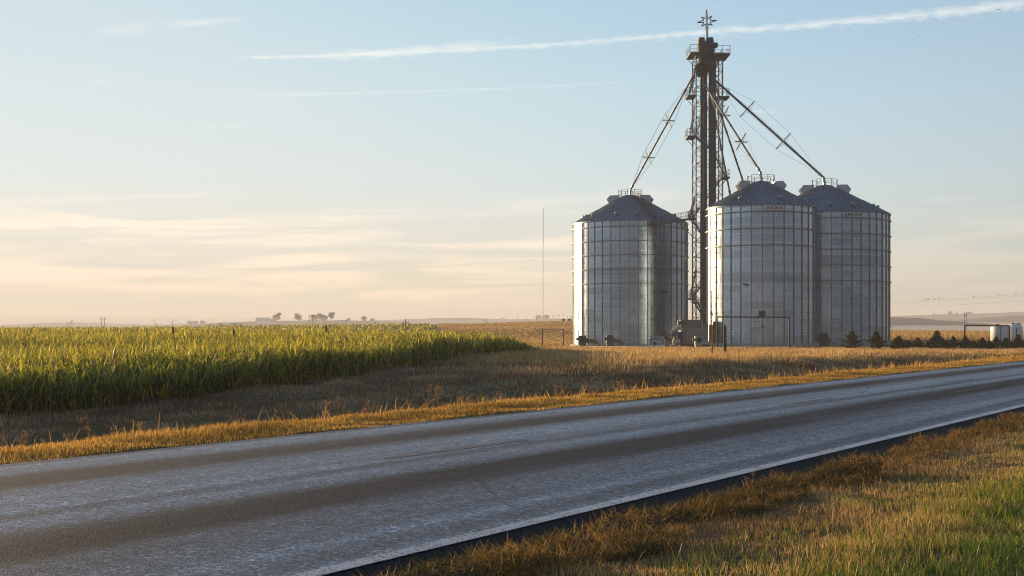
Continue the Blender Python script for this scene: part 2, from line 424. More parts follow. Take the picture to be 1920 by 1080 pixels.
# fine cracks
vc = N.n('ShaderNodeTexVoronoi', feature='DISTANCE_TO_EDGE'); vc.inputs['Scale'].default_value = .16
N.l(N.mapping(uvn, scale=(1.3, 1, 1)), vc.inputs['Vector'])
wn = N.noise(uvn, 1.5, 4)
ck = N.maprange(N.math('ADD', vc.outputs['Distance'], N.math('MULTIPLY', wn, .012)), .0065, .0082, 1, 0)
c = N.mix(N.math('MULTIPLY', ck, .75), c, (.008, .008, .009))
b = N.n('ShaderNodeBsdfPrincipled'); N.l(c, b.inputs['Base Color'])
rg = N.math('MULTIPLY_ADD', tr, .15, .62); rg = N.math('ADD', rg, N.math('MULTIPLY', N.math('SUBTRACT', grain, .5), .3))
N.l(rg, b.inputs['Roughness'])
N.l(N.math('MULTIPLY_ADD', tr, -.3, .45), b.inputs['Specular IOR Level'])
bp = N.n('ShaderNodeBump'); bp.inputs['Strength'].default_value = .45; bp.inputs['Distance'].default_value = .01
hh = N.math('ADD', agg.outputs['Distance'], N.math('MULTIPLY', grain, .8))
N.l(hh, bp.inputs['Height']); N.l(bp.outputs[0], b.inputs['Normal'])
o = N.n('ShaderNodeOutputMaterial'); N.l(b.outputs[0], o.inputs[0])
rq = [-400, -200, -100, -50, -25] + list(np.arange(-10, 130, 1.0)) + geo_steps(131, 2200, 2, 1.1)
road = grid_mesh('road', list(np.linspace(5.47, 13.05, 18)), rq, lambda X, Y, p, q: crown(p), m_road)
m_sh = simple('shoulder_asphalt', (.009, .010, .013), .9, 0, .6, 40, .1, .4)
sh = grid_mesh('road_shoulder', [4.55, 4.9, 5.2, 5.49], rq, lambda X, Y, p, q: .019 - .055 * (5.49 - p), m_sh)

def paint_mat(name, col, cov):
    m, nt = new_mat(name); N = NT(nt)
    g = N.n('ShaderNodeNewGeometry').outputs['Position']
    a = N.noise(g, 45, 4, .7); a2 = N.noise(g, 2.2, 4, .7)
    f = N.maprange(N.math('ADD', a, N.math('MULTIPLY', a2, .35)), cov, cov + .10)
    c = N.mix(f, col, (.05, .05, .052))
    b = N.n('ShaderNodeBsdfPrincipled'); N.l(c, b.inputs['Base Color']); b.inputs['Roughness'].default_value = .7
    o = N.n('ShaderNodeOutputMaterial'); N.l(b.outputs[0], o.inputs[0]); return m
m_white = paint_mat('white_paint', (.54, .55, .57), .70); m_yel = paint_mat('yellow_paint', (.24, .18, .08), .55)
grid_mesh('edge_line_marking', [5.475, 5.55, 5.62], rq, lambda X, Y, p, q: crown(p) + .003, m_white)
for k in range(-1, 9):
    q0 = 11.6 + 12.35 * k
    grid_mesh('centre_line_marking', [9.28, 9.42], list(np.linspace(q0, q0 + 3.05, 4)), lambda X, Y, p, q: crown(p) + .003, m_yel)
# ------------------------------------------------------------------ metals
def galv(name, col, rough=.38, metal=.85, seam=True, tone=.16, darkrow=None):
    """galvanised sheet: every sheet keeps its own weathered tone, seams and bolt rows between them; UV = metres"""
    m, nt = new_mat(name); N = NT(nt)
    uv = N.n('ShaderNodeUVMap', uv_map='sheet').outputs[0]
    br = N.n('ShaderNodeTexBrick'); br.offset = .5
    N.l(uv, br.inputs['Vector'])
    for k, v in (('Scale', 1.0), ('Mortar Size', .032), ('Mortar Smooth', .4), ('Bias', 0.0), ('Brick Width', 2.87), ('Row Height', 1.117)):
        br.inputs[k].default_value = v
    lo = tuple(x * (1 - tone) for x in col); hi = tuple(min(1, x * (1 + tone)) for x in col)
    br.inputs['Color1'].default_value = lo + (1,); br.inputs['Color2'].default_value = hi + (1,)
    br.inputs['Mortar'].default_value = tuple(min(.9, x * 1.35) for x in col) + (1,)
    n = N.noise(N.mapping(uv, scale=(1.5, .35, 1)), 1.0, 6, .65)
    c = N.mix(1.0, br.outputs[0], N.ramp(n, [(.3, .82), (.7, 1.12)]), 'MULTIPLY')
    sv = N.n('ShaderNodeSeparateXYZ'); N.l(uv, sv.inputs[0])
    # vertical lap at mid sheet
    hl = N.math('ABSOLUTE', N.math('SUBTRACT', N.math('FRACT', N.math('DIVIDE', sv.outputs[0], 1.435)), .5))
    fr = N.math('FRACT', N.math('DIVIDE', sv.outputs[1], 2.234))
    lap = N.math('MULTIPLY', N.maprange(hl, .02, .06, .6, 0), N.maprange(N.math('ABSOLUTE', N.math('SUBTRACT', fr, .5)), .28, .24, 0, 1))
    c = N.mix(lap, c, tuple(x * .55 for x in col))
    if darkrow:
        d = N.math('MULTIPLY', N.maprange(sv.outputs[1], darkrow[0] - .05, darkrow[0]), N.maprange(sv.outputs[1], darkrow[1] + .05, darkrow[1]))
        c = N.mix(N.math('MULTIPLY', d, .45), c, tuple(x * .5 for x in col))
    b = N.n('ShaderNodeBsdfPrincipled'); N.l(c, b.inputs['Base Color']); b.inputs['Metallic'].default_value = metal
    r = N.maprange(n, .3, .7, rough - .06, rough + .08); N.l(r, b.inputs['Roughness'])
    # corrugation ripple, four inches apart
    wv = N.n('ShaderNodeTexWave', wave_type='BANDS', bands_direction='Y', wave_profile='SIN'); wv.inputs['Scale'].default_value = 1 / (.1016 * 20) * 2 * math.pi / (2 * math.pi) * 6.283 / 2
    N.l(uv, wv.inputs['Vector'])
    bp = N.n('ShaderNodeBump'); bp.inputs['Strength'].default_value = .25; bp.inputs['Distance'].default_value = .01
    N.l(wv.outputs['Fac'], bp.inputs['Height']); N.l(bp.outputs[0], b.inputs['Normal'])
    o = N.n('ShaderNodeOutputMaterial'); N.l(b.outputs[0], o.inputs[0]); return m

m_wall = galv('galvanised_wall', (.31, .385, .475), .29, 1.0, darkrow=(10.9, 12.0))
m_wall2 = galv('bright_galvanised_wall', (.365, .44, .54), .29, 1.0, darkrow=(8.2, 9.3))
m_roof = simple('galvanised_roof', (.095, .145, .195), .42, .7, .12, .6)
m_rib = simple('roof_rib_metal', (.22, .26, .32), .4, .7, .12, .6)
m_stiff = simple('weathered_stiffener_steel', (.20, .22, .22), .5, .6, .2, 1.5)
m_steel = simple('weathered_steel', (.085, .105, .135), .6, .35, .25, 1.2)
m_dsteel = simple('dark_steel', (.033, .045, .064), .7, .05, .3, 1.2)
m_bsteel = simple('bright_steel', (.62, .62, .60), .35, .85, .12, 1.2)
m_dull = simple('dull_galvanised', (.42, .46, .50), .5, .6, .12, 2)
m_black = simple('black_paint', (.012, .012, .013), .5, 0, .3, 2)
m_pipe = simple('rusty_pipe', (.05, .035, .028), .6, .3, .35, 3)
m_white = simple('white_enamel', (.72, .72, .70), .4, 0, .06, 1)
m_conc = simple('concrete', (.42, .38, .32), .9, 0, .2, 1.5, .3, .3)
m_red = simple('red_paint', (.30, .02, .025), .5, 0, .2, 2)
m_lamp = simple('lamp_glass', (.7, .72, .75), .15, 0, .05, 2)

def wall_mesh(name, R, z0, z1, n, a0, mat, parent):
    """faceted corrugated wall, one facet per stiffener bay, UV in metres"""
    co, f, uv = [], [], []
    sub = 3                                               # slight curve inside each bay
    tot = n * sub
    for i in range(tot):
        t = a0 + 2 * math.pi * i / tot
        k = (i % sub) / sub
        rr = R * (1 - .35 * (1 - math.cos(math.pi / n)) * (1 - abs(2 * k - 1)) * 1.0)
        for z in (z0, z1): co.append((rr * math.cos(t), rr * math.sin(t), z))
    for i in range(tot):
        j = (i + 1) % tot
        f.append((2 * i, 2 * j, 2 * j + 1, 2 * i + 1))
        u0, u1 = 2 * math.pi * R * i / tot, 2 * math.pi * R * (i + 1) / tot
        uv += [(u0, 0), (u1, 0), (u1, z1 - z0), (u0, z1 - z0)]
    me = bpy.data.meshes.new(name); me.from_pydata(co, [], f); me.update()
    l = me.uv_layers.new(name='sheet'); l.data.foreach_set('uv', np.array(uv, np.float32).reshape(-1))
    return link_mesh(name, me, mat, parent)

def mast_light(b, ang, R, z):
    """little pole lamp standing off the wall"""
    x, y = (R + .5) * math.cos(ang), (R + .5) * math.sin(ang)
    L = MB(); L.tube((R * math.cos(ang), R * math.sin(ang), z), (x, y, z + .15), .05); L.box((x, y, z + .1), (.7, .35, .22), ang)
    o = L.build('wall_light', m_black, b)
    G = MB(); G.box((x + .1 * math.cos(ang), y + .1 * math.sin(ang), z + .0), (.45, .25, .06), ang); G.build('lens', m_lamp, o)

def make_silo(label, X, Y, zb, zw, ze, za, R, n, nr, a0, wmat, plate=None, vent_angles=(), hood_angles=(), stair=None, conc=None):
    D = math.hypot(X, Y)
    s = empty('grain_silo', (X, Y, zb), label, 'grain silo', 'galvanised grain silos by the road')
    face = math.atan2(-Y, -X)                             # towards the road
    B = MB(); B.lathe((0, 0, 0), [(R + .45, -1.0), (R + .45, zw - zb)], 48); B.build('foundation', m_conc, s)
    w = wall_mesh('wall', R, zw - zb + .005, ze - zb, n, a0, wmat, s)
    # roof: cone with a shallower cap, raised ribs, eave overhang
    rc = 1.3; h = za - ze; e = ze - zb
    rise = lambda r: e + h * (R + .15 - r) / (R + .15 - .25 * rc) * .97
    Rf = MB(); Rf.lathe((0, 0, 0), [(R + .18, e - .12), (R + .18, e - .02), (R * .62, rise(R * .62) - .05), (R * .60, rise(R * .60) + .02), (rc + .9, rise(rc + .9)), (rc + .85, rise(rc + .85) + .06), (rc, rise(rc) + .04)], 96, a0)
    ro = Rf.build('roof', m_roof, s)
    Rb = MB(); nn = n * 2
    for i in range(nn):
        t = a0 + 2 * math.pi * (i + .5) / nn; ct, st = math.cos(t), math.sin(t)
        M = Matrix.Rotation(t, 3, 'Z')
        r0, r1 = R + .2, R * .61
        for (ra, rb) in ((r0, r1), (r1, rc + .95)):
            if i % 2 and rb < 3: rb = r1 * .62
            a, b_ = Vector((ra * ct, ra * st, rise(ra) + .0)), Vector((rb * ct, rb * st, rise(rb) + .06))
            side = Vector((-st, ct, 0)) * .035; up = Vector((0, 0, .085))
            Rb.add([a - side, a + side, a + side + up, a - side + up, b_ - side, b_ + side, b_ + side + up, b_ - side + up],
                   [(0, 1, 2, 3), (7, 6, 5, 4), (3, 2, 6, 7), (0, 3, 7, 4), (1, 5, 6, 2)])
    Rb.build('roof_rib', m_rib, ro)
    cp = MB(); cp.lathe((0, 0, 0), [(rc, rise(rc)), (rc, rise(rc) + .1), (.6, rise(rc) + .28), (.3, rise(rc) + .32)], 24); cp.build('roof_cap', m_roof, ro)
    rail = MB(); rr, zr = rc + .55, rise(rc + .5)
    for i in range(10):
        t = 2 * math.pi * i / 10; q = Vector((rr * math.cos(t), rr * math.sin(t), zr)); rail.tube(q, q + Vector((0, 0, 1.35)), .045, 5)
        t2 = 2 * math.pi * (i + 1) / 10; q2 = Vector((rr * math.cos(t2), rr * math.sin(t2), zr))
        for dz in (.7, 1.33): rail.tube(q + Vector((0, 0, dz)), q2 + Vector((0, 0, dz)), .032, 4)
    rail.build('guard_rail', m_steel, ro)
    for t in hood_angles:                                 # big box hoods near the peak
        H = MB(); ra, rb = 3.3 if R > 8 else 3.0, 1.7
        M = Matrix.Rotation(t, 3, 'Z'); L = lambda x, y, z: M @ Vector((x, y, z))
        za_, zb_ = rise(ra), rise(rb)
        pts = [L(ra, -.75, za_ + .0), L(rb, -.75, zb_), L(rb, -.75, zb_ + .45), L(ra - .1, -.75, za_ + 1.3), L(ra + .4, -.75, za_ + .7)]
        H.prism(pts, M @ Vector((0, 1.5, 0))); ho = H.build('roof_hood', m_dull, ro)
        g_ = MB(); g_.prism([L(ra + .02, -.66, za_ + .08), L(ra + .405, -.66, za_ + .67), L(ra + .43, -.66, za_ + .65), L(ra + .05, -.66, za_ + .05)], M @ Vector((0, 1.32, 0))); g_.build('grille', m_dsteel, ho)
    for t in vent_angles:                                 # round vents low on the roof
        V = MB(); r = R * .82; c0 = (r * math.cos(t), r * math.sin(t), rise(r))
        V.lathe(c0, [(.2, -.1), (.2, .12), (.3, .14), (.28, .26), (.17, .36), (.04, .39)], 12); V.build('roof_vent', m_dull, ro, True)
    # stiffeners and wind rings
    sg_ = MB(); hz = ze - zw - .05
    sg_.box((.055, 0, hz / 2), (.10, .105, hz)); 
    for k in range(1, 9): sg_.box((.08, 0, hz * k / 9), (.10, .17, .15))
    me = None
    for i in range(n):
        t = a0 + 2 * math.pi * i / n
        if me is None: st = sg_.build('stiffener', m_stiff, s); me = st.data
        else: st = bpy.data.objects.new('stiffener', me); COL.objects.link(st); st.parent = s
        st.location = (R * math.cos(t), R * math.sin(t), zw - zb + .01); st.rotation_euler = (0, 0, t)
    for k in range(nr):
        z = e - 1.0 - 2.2 * k
        Wr = MB(); n2 = 60
        Wr.lathe((0, 0, z), [(R + .15, -.06), (R + .25, -.06), (R + .25, .06), (R + .15, .06), (R + .15, -.06)], n2, a0, cap=False); Wr.build('wind_ring', m_stiff, s)
    ev = MB(); ev.lathe((0, 0, e), [(R + .04, -.16), (R + .20, -.16), (R + .20, -.12), (R + .04, -.12)], n * 2, a0, cap=False); ev.build('eave_ring', m_stiff, s)
    if plate:                                             # name plate under the eave, as on the photographed bins
        ang = face + plate; zc = e - .58
        M = Matrix.Translation(Vector((X, Y, zb))) 
        W, H = 2.35, .62
        pl = MB(); bend = []
        for i in range(13):
            u = -W / 2 + W * i / 12; hh = H / 2 if 0 < i < 12 else H / 2 - .12
            t = ang + u / (R + .24); bend.append((t, hh))
        for i in range(12):
            (ta, ha), (tb, hb) = bend[i], bend[i + 1]
            vs = []
            for rr_ in (R + .21, R + .26):
                for (t, hh) in ((ta, ha), (tb, hb)):
                    for sgn in (-1, 1): vs.append((rr_ * math.cos(t), rr_ * math.sin(t), zc + sgn * hh))
            pl.add(vs, [(0, 2, 3, 1), (4, 5, 7, 6), (1, 3, 7, 5), (0, 4, 6, 2)])
        po = pl.build('name_plate', m_white, s)
        for i, ch in enumerate('BROCK'):
            cu = bpy.data.curves.new('letter', 'FONT'); cu.body = ch; cu.size = .56; cu.align_x = 'CENTER'; cu.align_y = 'CENTER'; cu.extrude = .02; cu.offset = .010
            to = bpy.data.objects.new('tmp', cu); COL.objects.link(to)
            dg = bpy.context.evaluated_depsgraph_get(); tm = bpy.data.meshes.new_from_object(to.evaluated_get(dg)); bpy.data.objects.remove(to)
            tm.name = 'letter'; tm.materials.clear()
            lo = link_mesh('letter', tm, m_black, po)
            t = ang + (i - 2) * .455 / (R + .26)
            lo.location = ((R + .285) * math.cos(t), (R + .285) * math.sin(t), zc); lo.rotation_euler = (R15(90), 0, t + R15(90))
    return s, face, rise

S1 = (19.0, 206.0); S2 = (34.05, 175.0); S3 = (45.8, 187.5)
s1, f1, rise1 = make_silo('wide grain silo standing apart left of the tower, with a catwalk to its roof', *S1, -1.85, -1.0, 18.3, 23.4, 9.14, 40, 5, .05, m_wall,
    vent_angles=[math.radians(a) for a in (185, 197, 213, 248, 273, 313, 335, 60, 110)], hood_angles=[R15(172), R15(-12)])
s2, f2, rise2 = make_silo('narrower pale grain silo in front, name plate above its three wind rings', *S2, -1.2, -.45, 17.9, 22.05, 7.31, 32, 3, .03, m_wall2,
    plate=R15(14), vent_angles=[R15(a) for a in (160, 232, 283, 335, 355, 60, 110)], hood_angles=[R15(185), R15(10)])
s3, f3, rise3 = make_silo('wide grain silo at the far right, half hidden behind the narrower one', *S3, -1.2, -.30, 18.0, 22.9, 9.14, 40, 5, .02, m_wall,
    plate=R15(26), vent_angles=[R15(a) for a in (262, 287, 320, 340, 60, 110)], hood_angles=[R15(178), R15(-14)])

def on_wall(S, R, zb, ang_px, y_px, out=0.0):
    """local point on the camera side of a silo wall from where the photo shows it"""
    d = Vector(((ang_px - CX) / F, 1.0)); c_ = Vector(S)
    a = d.dot(d); b_ = -2 * d.dot(c_); cc = c_.dot(c_) - (R + out) ** 2
    k = (-b_ - math.sqrt(max(0, b_ * b_ - 4 * a * cc))) / (2 * a)
    pt = d * k
    return Vector((pt.x - S[0], pt.y - S[1], EYE + (HY - y_px) / F * k - zb))

# silo 1: cat-ladder stair up the roof, lamp, cleanout boxes at the foot
st1 = MB(); t = f1 + R15(26)
for k in range(12):
    r = 8.7 - k * .62; z = rise1(r); tt = t + k * .0
    for sd_ in (-.38, .38):
        q = Vector((r * math.cos(tt) - sd_ * math.sin(tt), r * math.sin(tt) + sd_ * math.cos(tt), z)); st1.tube(q, q + Vector((0, 0, 1.05)), .035, 4)
        r2 = r - .62; q2 = Vector((r2 * math.cos(tt) - sd_ * math.sin(tt), r2 * math.sin(tt) + sd_ * math.cos(tt), rise1(r2)))
        for dz in (.55, 1.03): st1.tube(q + Vector((0, 0, dz)), q2 + Vector((0, 0, dz)), .025, 4)
    st1.box((r * math.cos(tt), r * math.sin(tt), z + .16), (.3, .8, .05), tt)
st1.build('roof_stair', m_steel, s1)
q = on_wall(S1, 9.14, -1.85, 1244, 549); mast_light(s1, math.atan2(q.y, q.x), 9.14, q.z)
wp = MB(); q = on_wall(S1, 9.14, -1.85, 1244, 552, .12); wp.tube(q, (q.x, q.y, 1.0), .035, 5); wp.build('conduit', m_steel, s1)
# silo 2: lamp, ladder, door hatch with white frame, control box
q = on_wall(S2, 7.31, -1.2, 1399, 535); mast_light(s2, math.atan2(q.y, q.x), 7.31, q.z)
q = on_wall(S2, 7.31, -1.2, 1407.5, 642, .3); ld = MB(); t = math.atan2(q.y, q.x); sv_ = Vector((-math.sin(t), math.cos(t), 0))
for sgn in (-1, 1): ld.tube(q + sv_ * .26 * sgn, q + sv_ * .26 * sgn + Vector((0, 0, 3.2)), .035, 5)
for k in range(11): ld.tube(q - sv_ * .26 + Vector((0, 0, .15 + .29 * k)), q + sv_ * .26 + Vector((0, 0, .15 + .29 * k)), .03, 4)
ld.build('ladder', m_bsteel, s2)
q = on_wall(S2, 7.31, -1.2, 1418, 603.5, .0); t = math.atan2(q.y, q.x); hz_ = Vector((math.cos(t), math.sin(t), 0)); sv_ = Vector((-math.sin(t), math.cos(t), 0))
dr = MB(); dr.box(q + hz_ * .12, (.16, 1.0, 1.1), t); dr = dr.build('door', m_wall2, s2)
dr.data.uv_layers.new(name='sheet')
fr_ = MB(); 
for sgn in (-1, 1): fr_.box(q + hz_ * .22 + sv_ * .52 * sgn, (.11, .11, 1.25), t)
for dz in (-.56, -.2, .25, .56): fr_.box(q + hz_ * .24 + Vector((0, 0, dz)), (.1, 1.05, .09), t)
fr_.box(q + hz_ * .4 + Vector((0, 0, -.62)), (.5, 1.25, .09), t)
fr_.build('door_cage', m_white, dr)
q = on_wall(S2, 7.31, -1.2, 1429, 588, .15); t = math.atan2(q.y, q.x); bx = MB(); bx.box(q, (.3, .9, .75), t); bx = bx.build('control_box', m_steel, s2)
bx2 = MB(); bx2.box(q + Vector((.18 * math.cos(t), .18 * math.sin(t), -.05)), (.12, .4, .45), t); bx2.build('access_panel', m_dsteel, bx)
q = on_wall(S2, 7.31, -1.2, 1431, 612, .1); kb = MB(); kb.lathe(q + Vector((0, 0, -.12)), [(.05, 0), (.14, .03), (.14, .2), (.05, .24)], 10); kb.build('gauge', m_black, s2, True)
# silo 3: lamp at its left
q = on_wall(S3, 9.14, -1.2, 1533, 537); mast_light(s3, math.atan2(q.y, q.x), 9.14, q.z)

# hidden holding bin behind, fed by two spouts
s4, f4, rise4 = make_silo('small holding bin almost hidden behind the front silo roof', 36.8, 216, -1.4, -.9, 19.6, 22.8, 3.2, 16, 2, 0, m_wall, hood_angles=[R15(180)])

# ------------------------------------------------------------------ elevator tower
TX, TY = (1326.3 - CX) / F * 190, 190.0
tz0 = -1.4
tw = empty('elevator_tower', (TX, TY, tz0), 'tall dark steel lattice elevator tower rising between the grain silos', 'elevator tower')
hw = 1.95; ztop = EYE + 505 / F * 190 - tz0
for ix in (-1, 1):
    for iy in (-1, 1):
        L = MB(); L.box((ix * hw, iy * hw, ztop / 2), (.16, .16, ztop)); L.build('leg', m_steel, tw)
br = MB(); nb = 19; dz = ztop / nb
for k in range(nb + 1):
    z = k * dz
    for (a, b_) in (((-hw, -hw), (hw, -hw)), ((hw, -hw), (hw, hw)), ((hw, hw), (-hw, hw)), ((-hw, hw), (-hw, -hw))):
        if k: br.tube((a[0], a[1], z), (b_[0], b_[1], z), .055, 4)
        if k < nb:
            mx, my = (a[0] + b_[0]) / 2, (a[1] + b_[1]) / 2
            br.tube((a[0], a[1], z), (b_[0] * .42 + a[0] * .58, b_[1] * .42 + a[1] * .58, z + dz * .5), .045, 4)
            br.tube((b_[0] * .42 + a[0] * .58, b_[1] * .42 + a[1] * .58, z + dz * .5), (a[0], a[1], z + dz), .045, 4)
            br.tube((b_[0], b_[1], z), (a[0] * .42 + b_[0] * .58, a[1] * .42 + b_[1] * .58, z + dz * .5), .045, 4)
            br.tube((a[0] * .42 + b_[0] * .58, a[1] * .42 + b_[1] * .58, z + dz * .5), (b_[0], b_[1], z + dz), .045, 4)
br.build('bracing', m_steel, tw)
zh = EYE + 511 / F * 190 - tz0                     # underside of the heads
def duct(x0, x1, y):
    xc, wd = ((x0 + x1) / 2 - 1326.3) / F * 190, (x1 - x0) / F * 190
    D_ = MB(); D_.box((xc, y, zh / 2), (wd, .55, zh))
    for k in range(15): D_.box((xc, y, 1.5 + k * zh / 15.5), (wd + .1, .65, .09))
    return D_
for (x0, x1) in ((1311, 1316.2), (1317.2, 1323), (1326.6, 1332), (1333, 1339.5)):
    for y in (-1.2,): duct(x0, x1, y).build('elevator_leg', m_dsteel, tw)
lad = MB()                                          # caged ladder between the two pairs
for sgn in (-1, 1): lad.tube((sgn * .18 - .12, -.8, 1), (sgn * .18 - .12, -.8, zh), .03, 4)
for k in range(70): lad.tube((-.30, -.8, 1.2 + k * zh / 72), (.06, -.8, 1.2 + k * zh / 72), .022, 4)
lad.build('ladder', m_steel, tw)
zp = lambda y: EYE + (HY - y) / F * 190 - tz0
xp = lambda x: (x - 1326.3) / F * 190
for (x0, x1, xt0, xt1) in ((1306, 1319, 1306.5, 1318.5), (1321, 1336, 1321, 1334.5)):
    Hd = MB(); z0, z1, z2 = zp(103), zp(90), zp(76)
    Hd.box(((xp(x0) + xp(x1)) / 2, -1.2, (z0 + z1) / 2), (xp(x1) - xp(x0), 1.5, z1 - z0))
    a, b_ = xp(xt0) - .06, xp(xt1) + .06
    Hd.prism([(a, -2.05, z1), (b_, -2.05, z1), (b_ - .12, -1.95, z2 - .1), (a + .12, -1.95, z2 - .1)], (0, 1.7, 0))
    Hd.box(((a + b_) / 2, -1.2, z2 - .02), (b_ - a - .3, 1.4, .16))
    Hd.build('elevator_head', m_dsteel, tw)
mo = MB(); mo.tube((xp(1335), -1.0, zp(88)), (xp(1343), -1.0, zp(87)), .38, 12); mo.box((xp(1337), -1.0, zp(90.5)), (.7, .6, .35)); mo.tube((xp(1343), -1.0, zp(87)), (xp(1344), -1, zp(87)), .2, 8); mo.build('drive_motor', m_black, tw)
def deck(x0, x1, y, ya=-2.6, yb=2.6, railh=1.25, name='platform'):
    z = zp(y); a, b_ = xp(x0), xp(x1)
    Dk = MB(); Dk.box(((a + b_) / 2, (ya + yb) / 2, z), (b_ - a, yb - ya, .14)); 
    for sgn in ((a, 1), (b_, -1)):
        xe = sgn[0]
        if abs(xe) > 1.5:
            inner = -hw if xe < 0 else hw
            for yy in (ya + .2, yb - .2): Dk.tube((xe * .95, yy, z), (inner, yy, z - abs(xe - inner) * .9), .05, 4)
    d = Dk.build(name, m_dsteel, tw)
    R_ = MB(); pts = [(a, ya), (b_, ya), (b_, yb), (a, yb)]
    for i in range(4):
        (xa, ya_), (xb, yb_) = pts[i], pts[(i + 1) % 4]; nseg = max(1, round(math.hypot(xb - xa, yb_ - ya_) / 1.0))
        for k in range(nseg):
            x, yy = xa + (xb - xa) * k / nseg, ya_ + (yb_ - ya_) * k / nseg; R_.tube((x, yy, z), (x, yy, z + railh), .035, 4)
        for h in (railh * .5, railh): R_.tube((xa, ya_, z + h), (xb, yb_, z + h), .035, 4)
        R_.box(((xa + xb) / 2, (ya_ + yb_) / 2, z + .1), (max(abs(xb - xa), .04), max(abs(yb_ - ya_), .04), .15))
    R_.build('railing', m_steel, d)
    return z
deck(1290, 1308, 106, -2.4, 2.0); deck(1336, 1364, 108, -2.4, 2.2)
cj = MB(); cj.box((xp(1322), -.6, zp(107)), (xp(1338) - xp(1306), 3.2, .12)); cj.build('head_platform', m_dsteel, tw)
lands = [(1338, 1365, 185), (1287, 1303, 183), (1287, 1303, 259), (1350, 1366, 335), (1292, 1304, 411), (1349, 1361, 487), (1292, 1303, 561)]
for (a, b_, y) in lands: deck(a, b_, y, -1.2, 1.4)
def stair(x0, y0, x1, y1, yy):
    S_ = MB(); a, b_ = Vector((xp(x0), yy, zp(y0))), Vector((xp(x1), yy, zp(y1)))
    for sgn in (-.35, .35):
        o_ = Vector((0, sgn, 0)); S_.prism([a + o_, b_ + o_, b_ + o_ + Vector((0, 0, .25)), a + o_ + Vector((0, 0, .25))], (0, .05, 0))
        for h in (.55, 1.05): S_.tube(a + o_ + Vector((0, 0, h)), b_ + o_ + Vector((0, 0, h)), .03, 4)
        for k in range(7): q = a.lerp(b_, k / 6) + o_; S_.tube(q, q + Vector((0, 0, 1.05)), .025, 4)
    n = max(4, int(abs(a.z - b_.z) / .25))
    for k in range(n): q = a.lerp(b_, (k + .5) / n); S_.box(q, (.26, .7, .04))
    S_.build('stair', m_steel, tw)
stair(1350, 110, 1338, 133, -1.5); stair(1338, 133, 1350, 183, 1.2)
stair(1303, 140, 1291, 183, -.3); stair(1338, 185, 1302, 257, 1.2); stair(1293, 259, 1301, 215, -.3)
stair(1299, 259, 1337, 292, -1.75); stair(1340, 292, 1362, 335, .2); stair(1355, 335, 1300, 409, 1.2)
stair(1293, 411, 1304, 372, -.3); stair(1298, 411, 1352, 486, 1.2); stair(1352, 487, 1300, 560, 1.2)
stair(1294, 561, 1304, 515, -.3); stair(1299, 561, 1345, 632, 1.2); stair(1299, 562, 1325, 600, -1.7)
# distributor: dark bolted drum under the heads
ds = MB(); c0 = Vector((xp(1311), -2.2, zp(137))); ax = Vector((-.35, -.85, -.25)).normalized(); u_ = ax.cross(Vector((0, 0, 1))).normalized(); v_ = ax.cross(u_)
ring = [c0 + (u_ * math.cos(2 * math.pi * i / 14) + v_ * math.sin(2 * math.pi * i / 14)) * 1.02 for i in range(14)]
ds.prism(ring, -ax * .55)
for i in range(14):
    q = c0 + (u_ * math.cos(2 * math.pi * (i + .5) / 14) + v_ * math.sin(2 * math.pi * (i + .5) / 14)) * 1.08; ds.tube(q + ax * .05, q - ax * .2, .12, 6)
ds.tube(c0 + ax * .06, c0 - ax * .02, .15, 8)
dso = ds.build('distributor', m_black, tw)
ch = MB()
ch.tube(c0 - ax * .5, (xp(1313), -1.3, zp(110)), .75, 10, .45); ch.tube(c0 - ax * .5 + Vector((.3, 0, 0)), (xp(1329), -1.3, zp(108)), .5, 8, .4)
ch.build('transfer_chute', m_dsteel, dso)

# star on the very top
star = empty('star_ornament', (xp(1323) + TX, TY - 1.2, zp(75) + tz0), 'open wire frame eight pointed star on a pale spike at the tower top', 'star ornament')
zc = (75 - 43.5) / F * 190; s_ = 190 / F
fr_ = MB()
tips = [(-.5, 22 * s_), (9.5 * s_, 10 * s_), (18.5 * s_, 1.5 * s_), (10.5 * s_, -7.5 * s_), (1.5 * s_, -30 * s_), (-10 * s_, -9.5 * s_), (-18.5 * s_, -2.5 * s_), (-10 * s_, 8 * s_)]
tips[0] = (-1.0 * s_, 21.5 * s_)
outl = []
for i in range(8):
    outl.append(tips[i]); a, b_ = tips[i], tips[(i + 1) % 8]
    an = math.pi / 2 - (i + .5) * math.pi / 4; rr = 5.8 * s_
    outl.append((rr * math.cos(an), rr * math.sin(an)))
for i in range(16):
    a, b_ = outl[i], outl[(i + 1) % 16]
    for y in (-.0,): fr_.tube((a[0], y, zc + a[1]), (b_[0], y, zc + b_[1]), .075, 5)
fr_.build('frame', m_steel, star)
spk = MB(); spk.lathe((0, 0, 0), [(.12, -.3), (.12, .1), (.2, 14 * s_), (.27, 20 * s_), (.12, 31 * s_), (.2, 37 * s_), (.05, 53 * s_)], 6, .3); spk.build('spike', simple('star_white_steel', (.75, .74, .70), .35, .3, .05, 2), star)

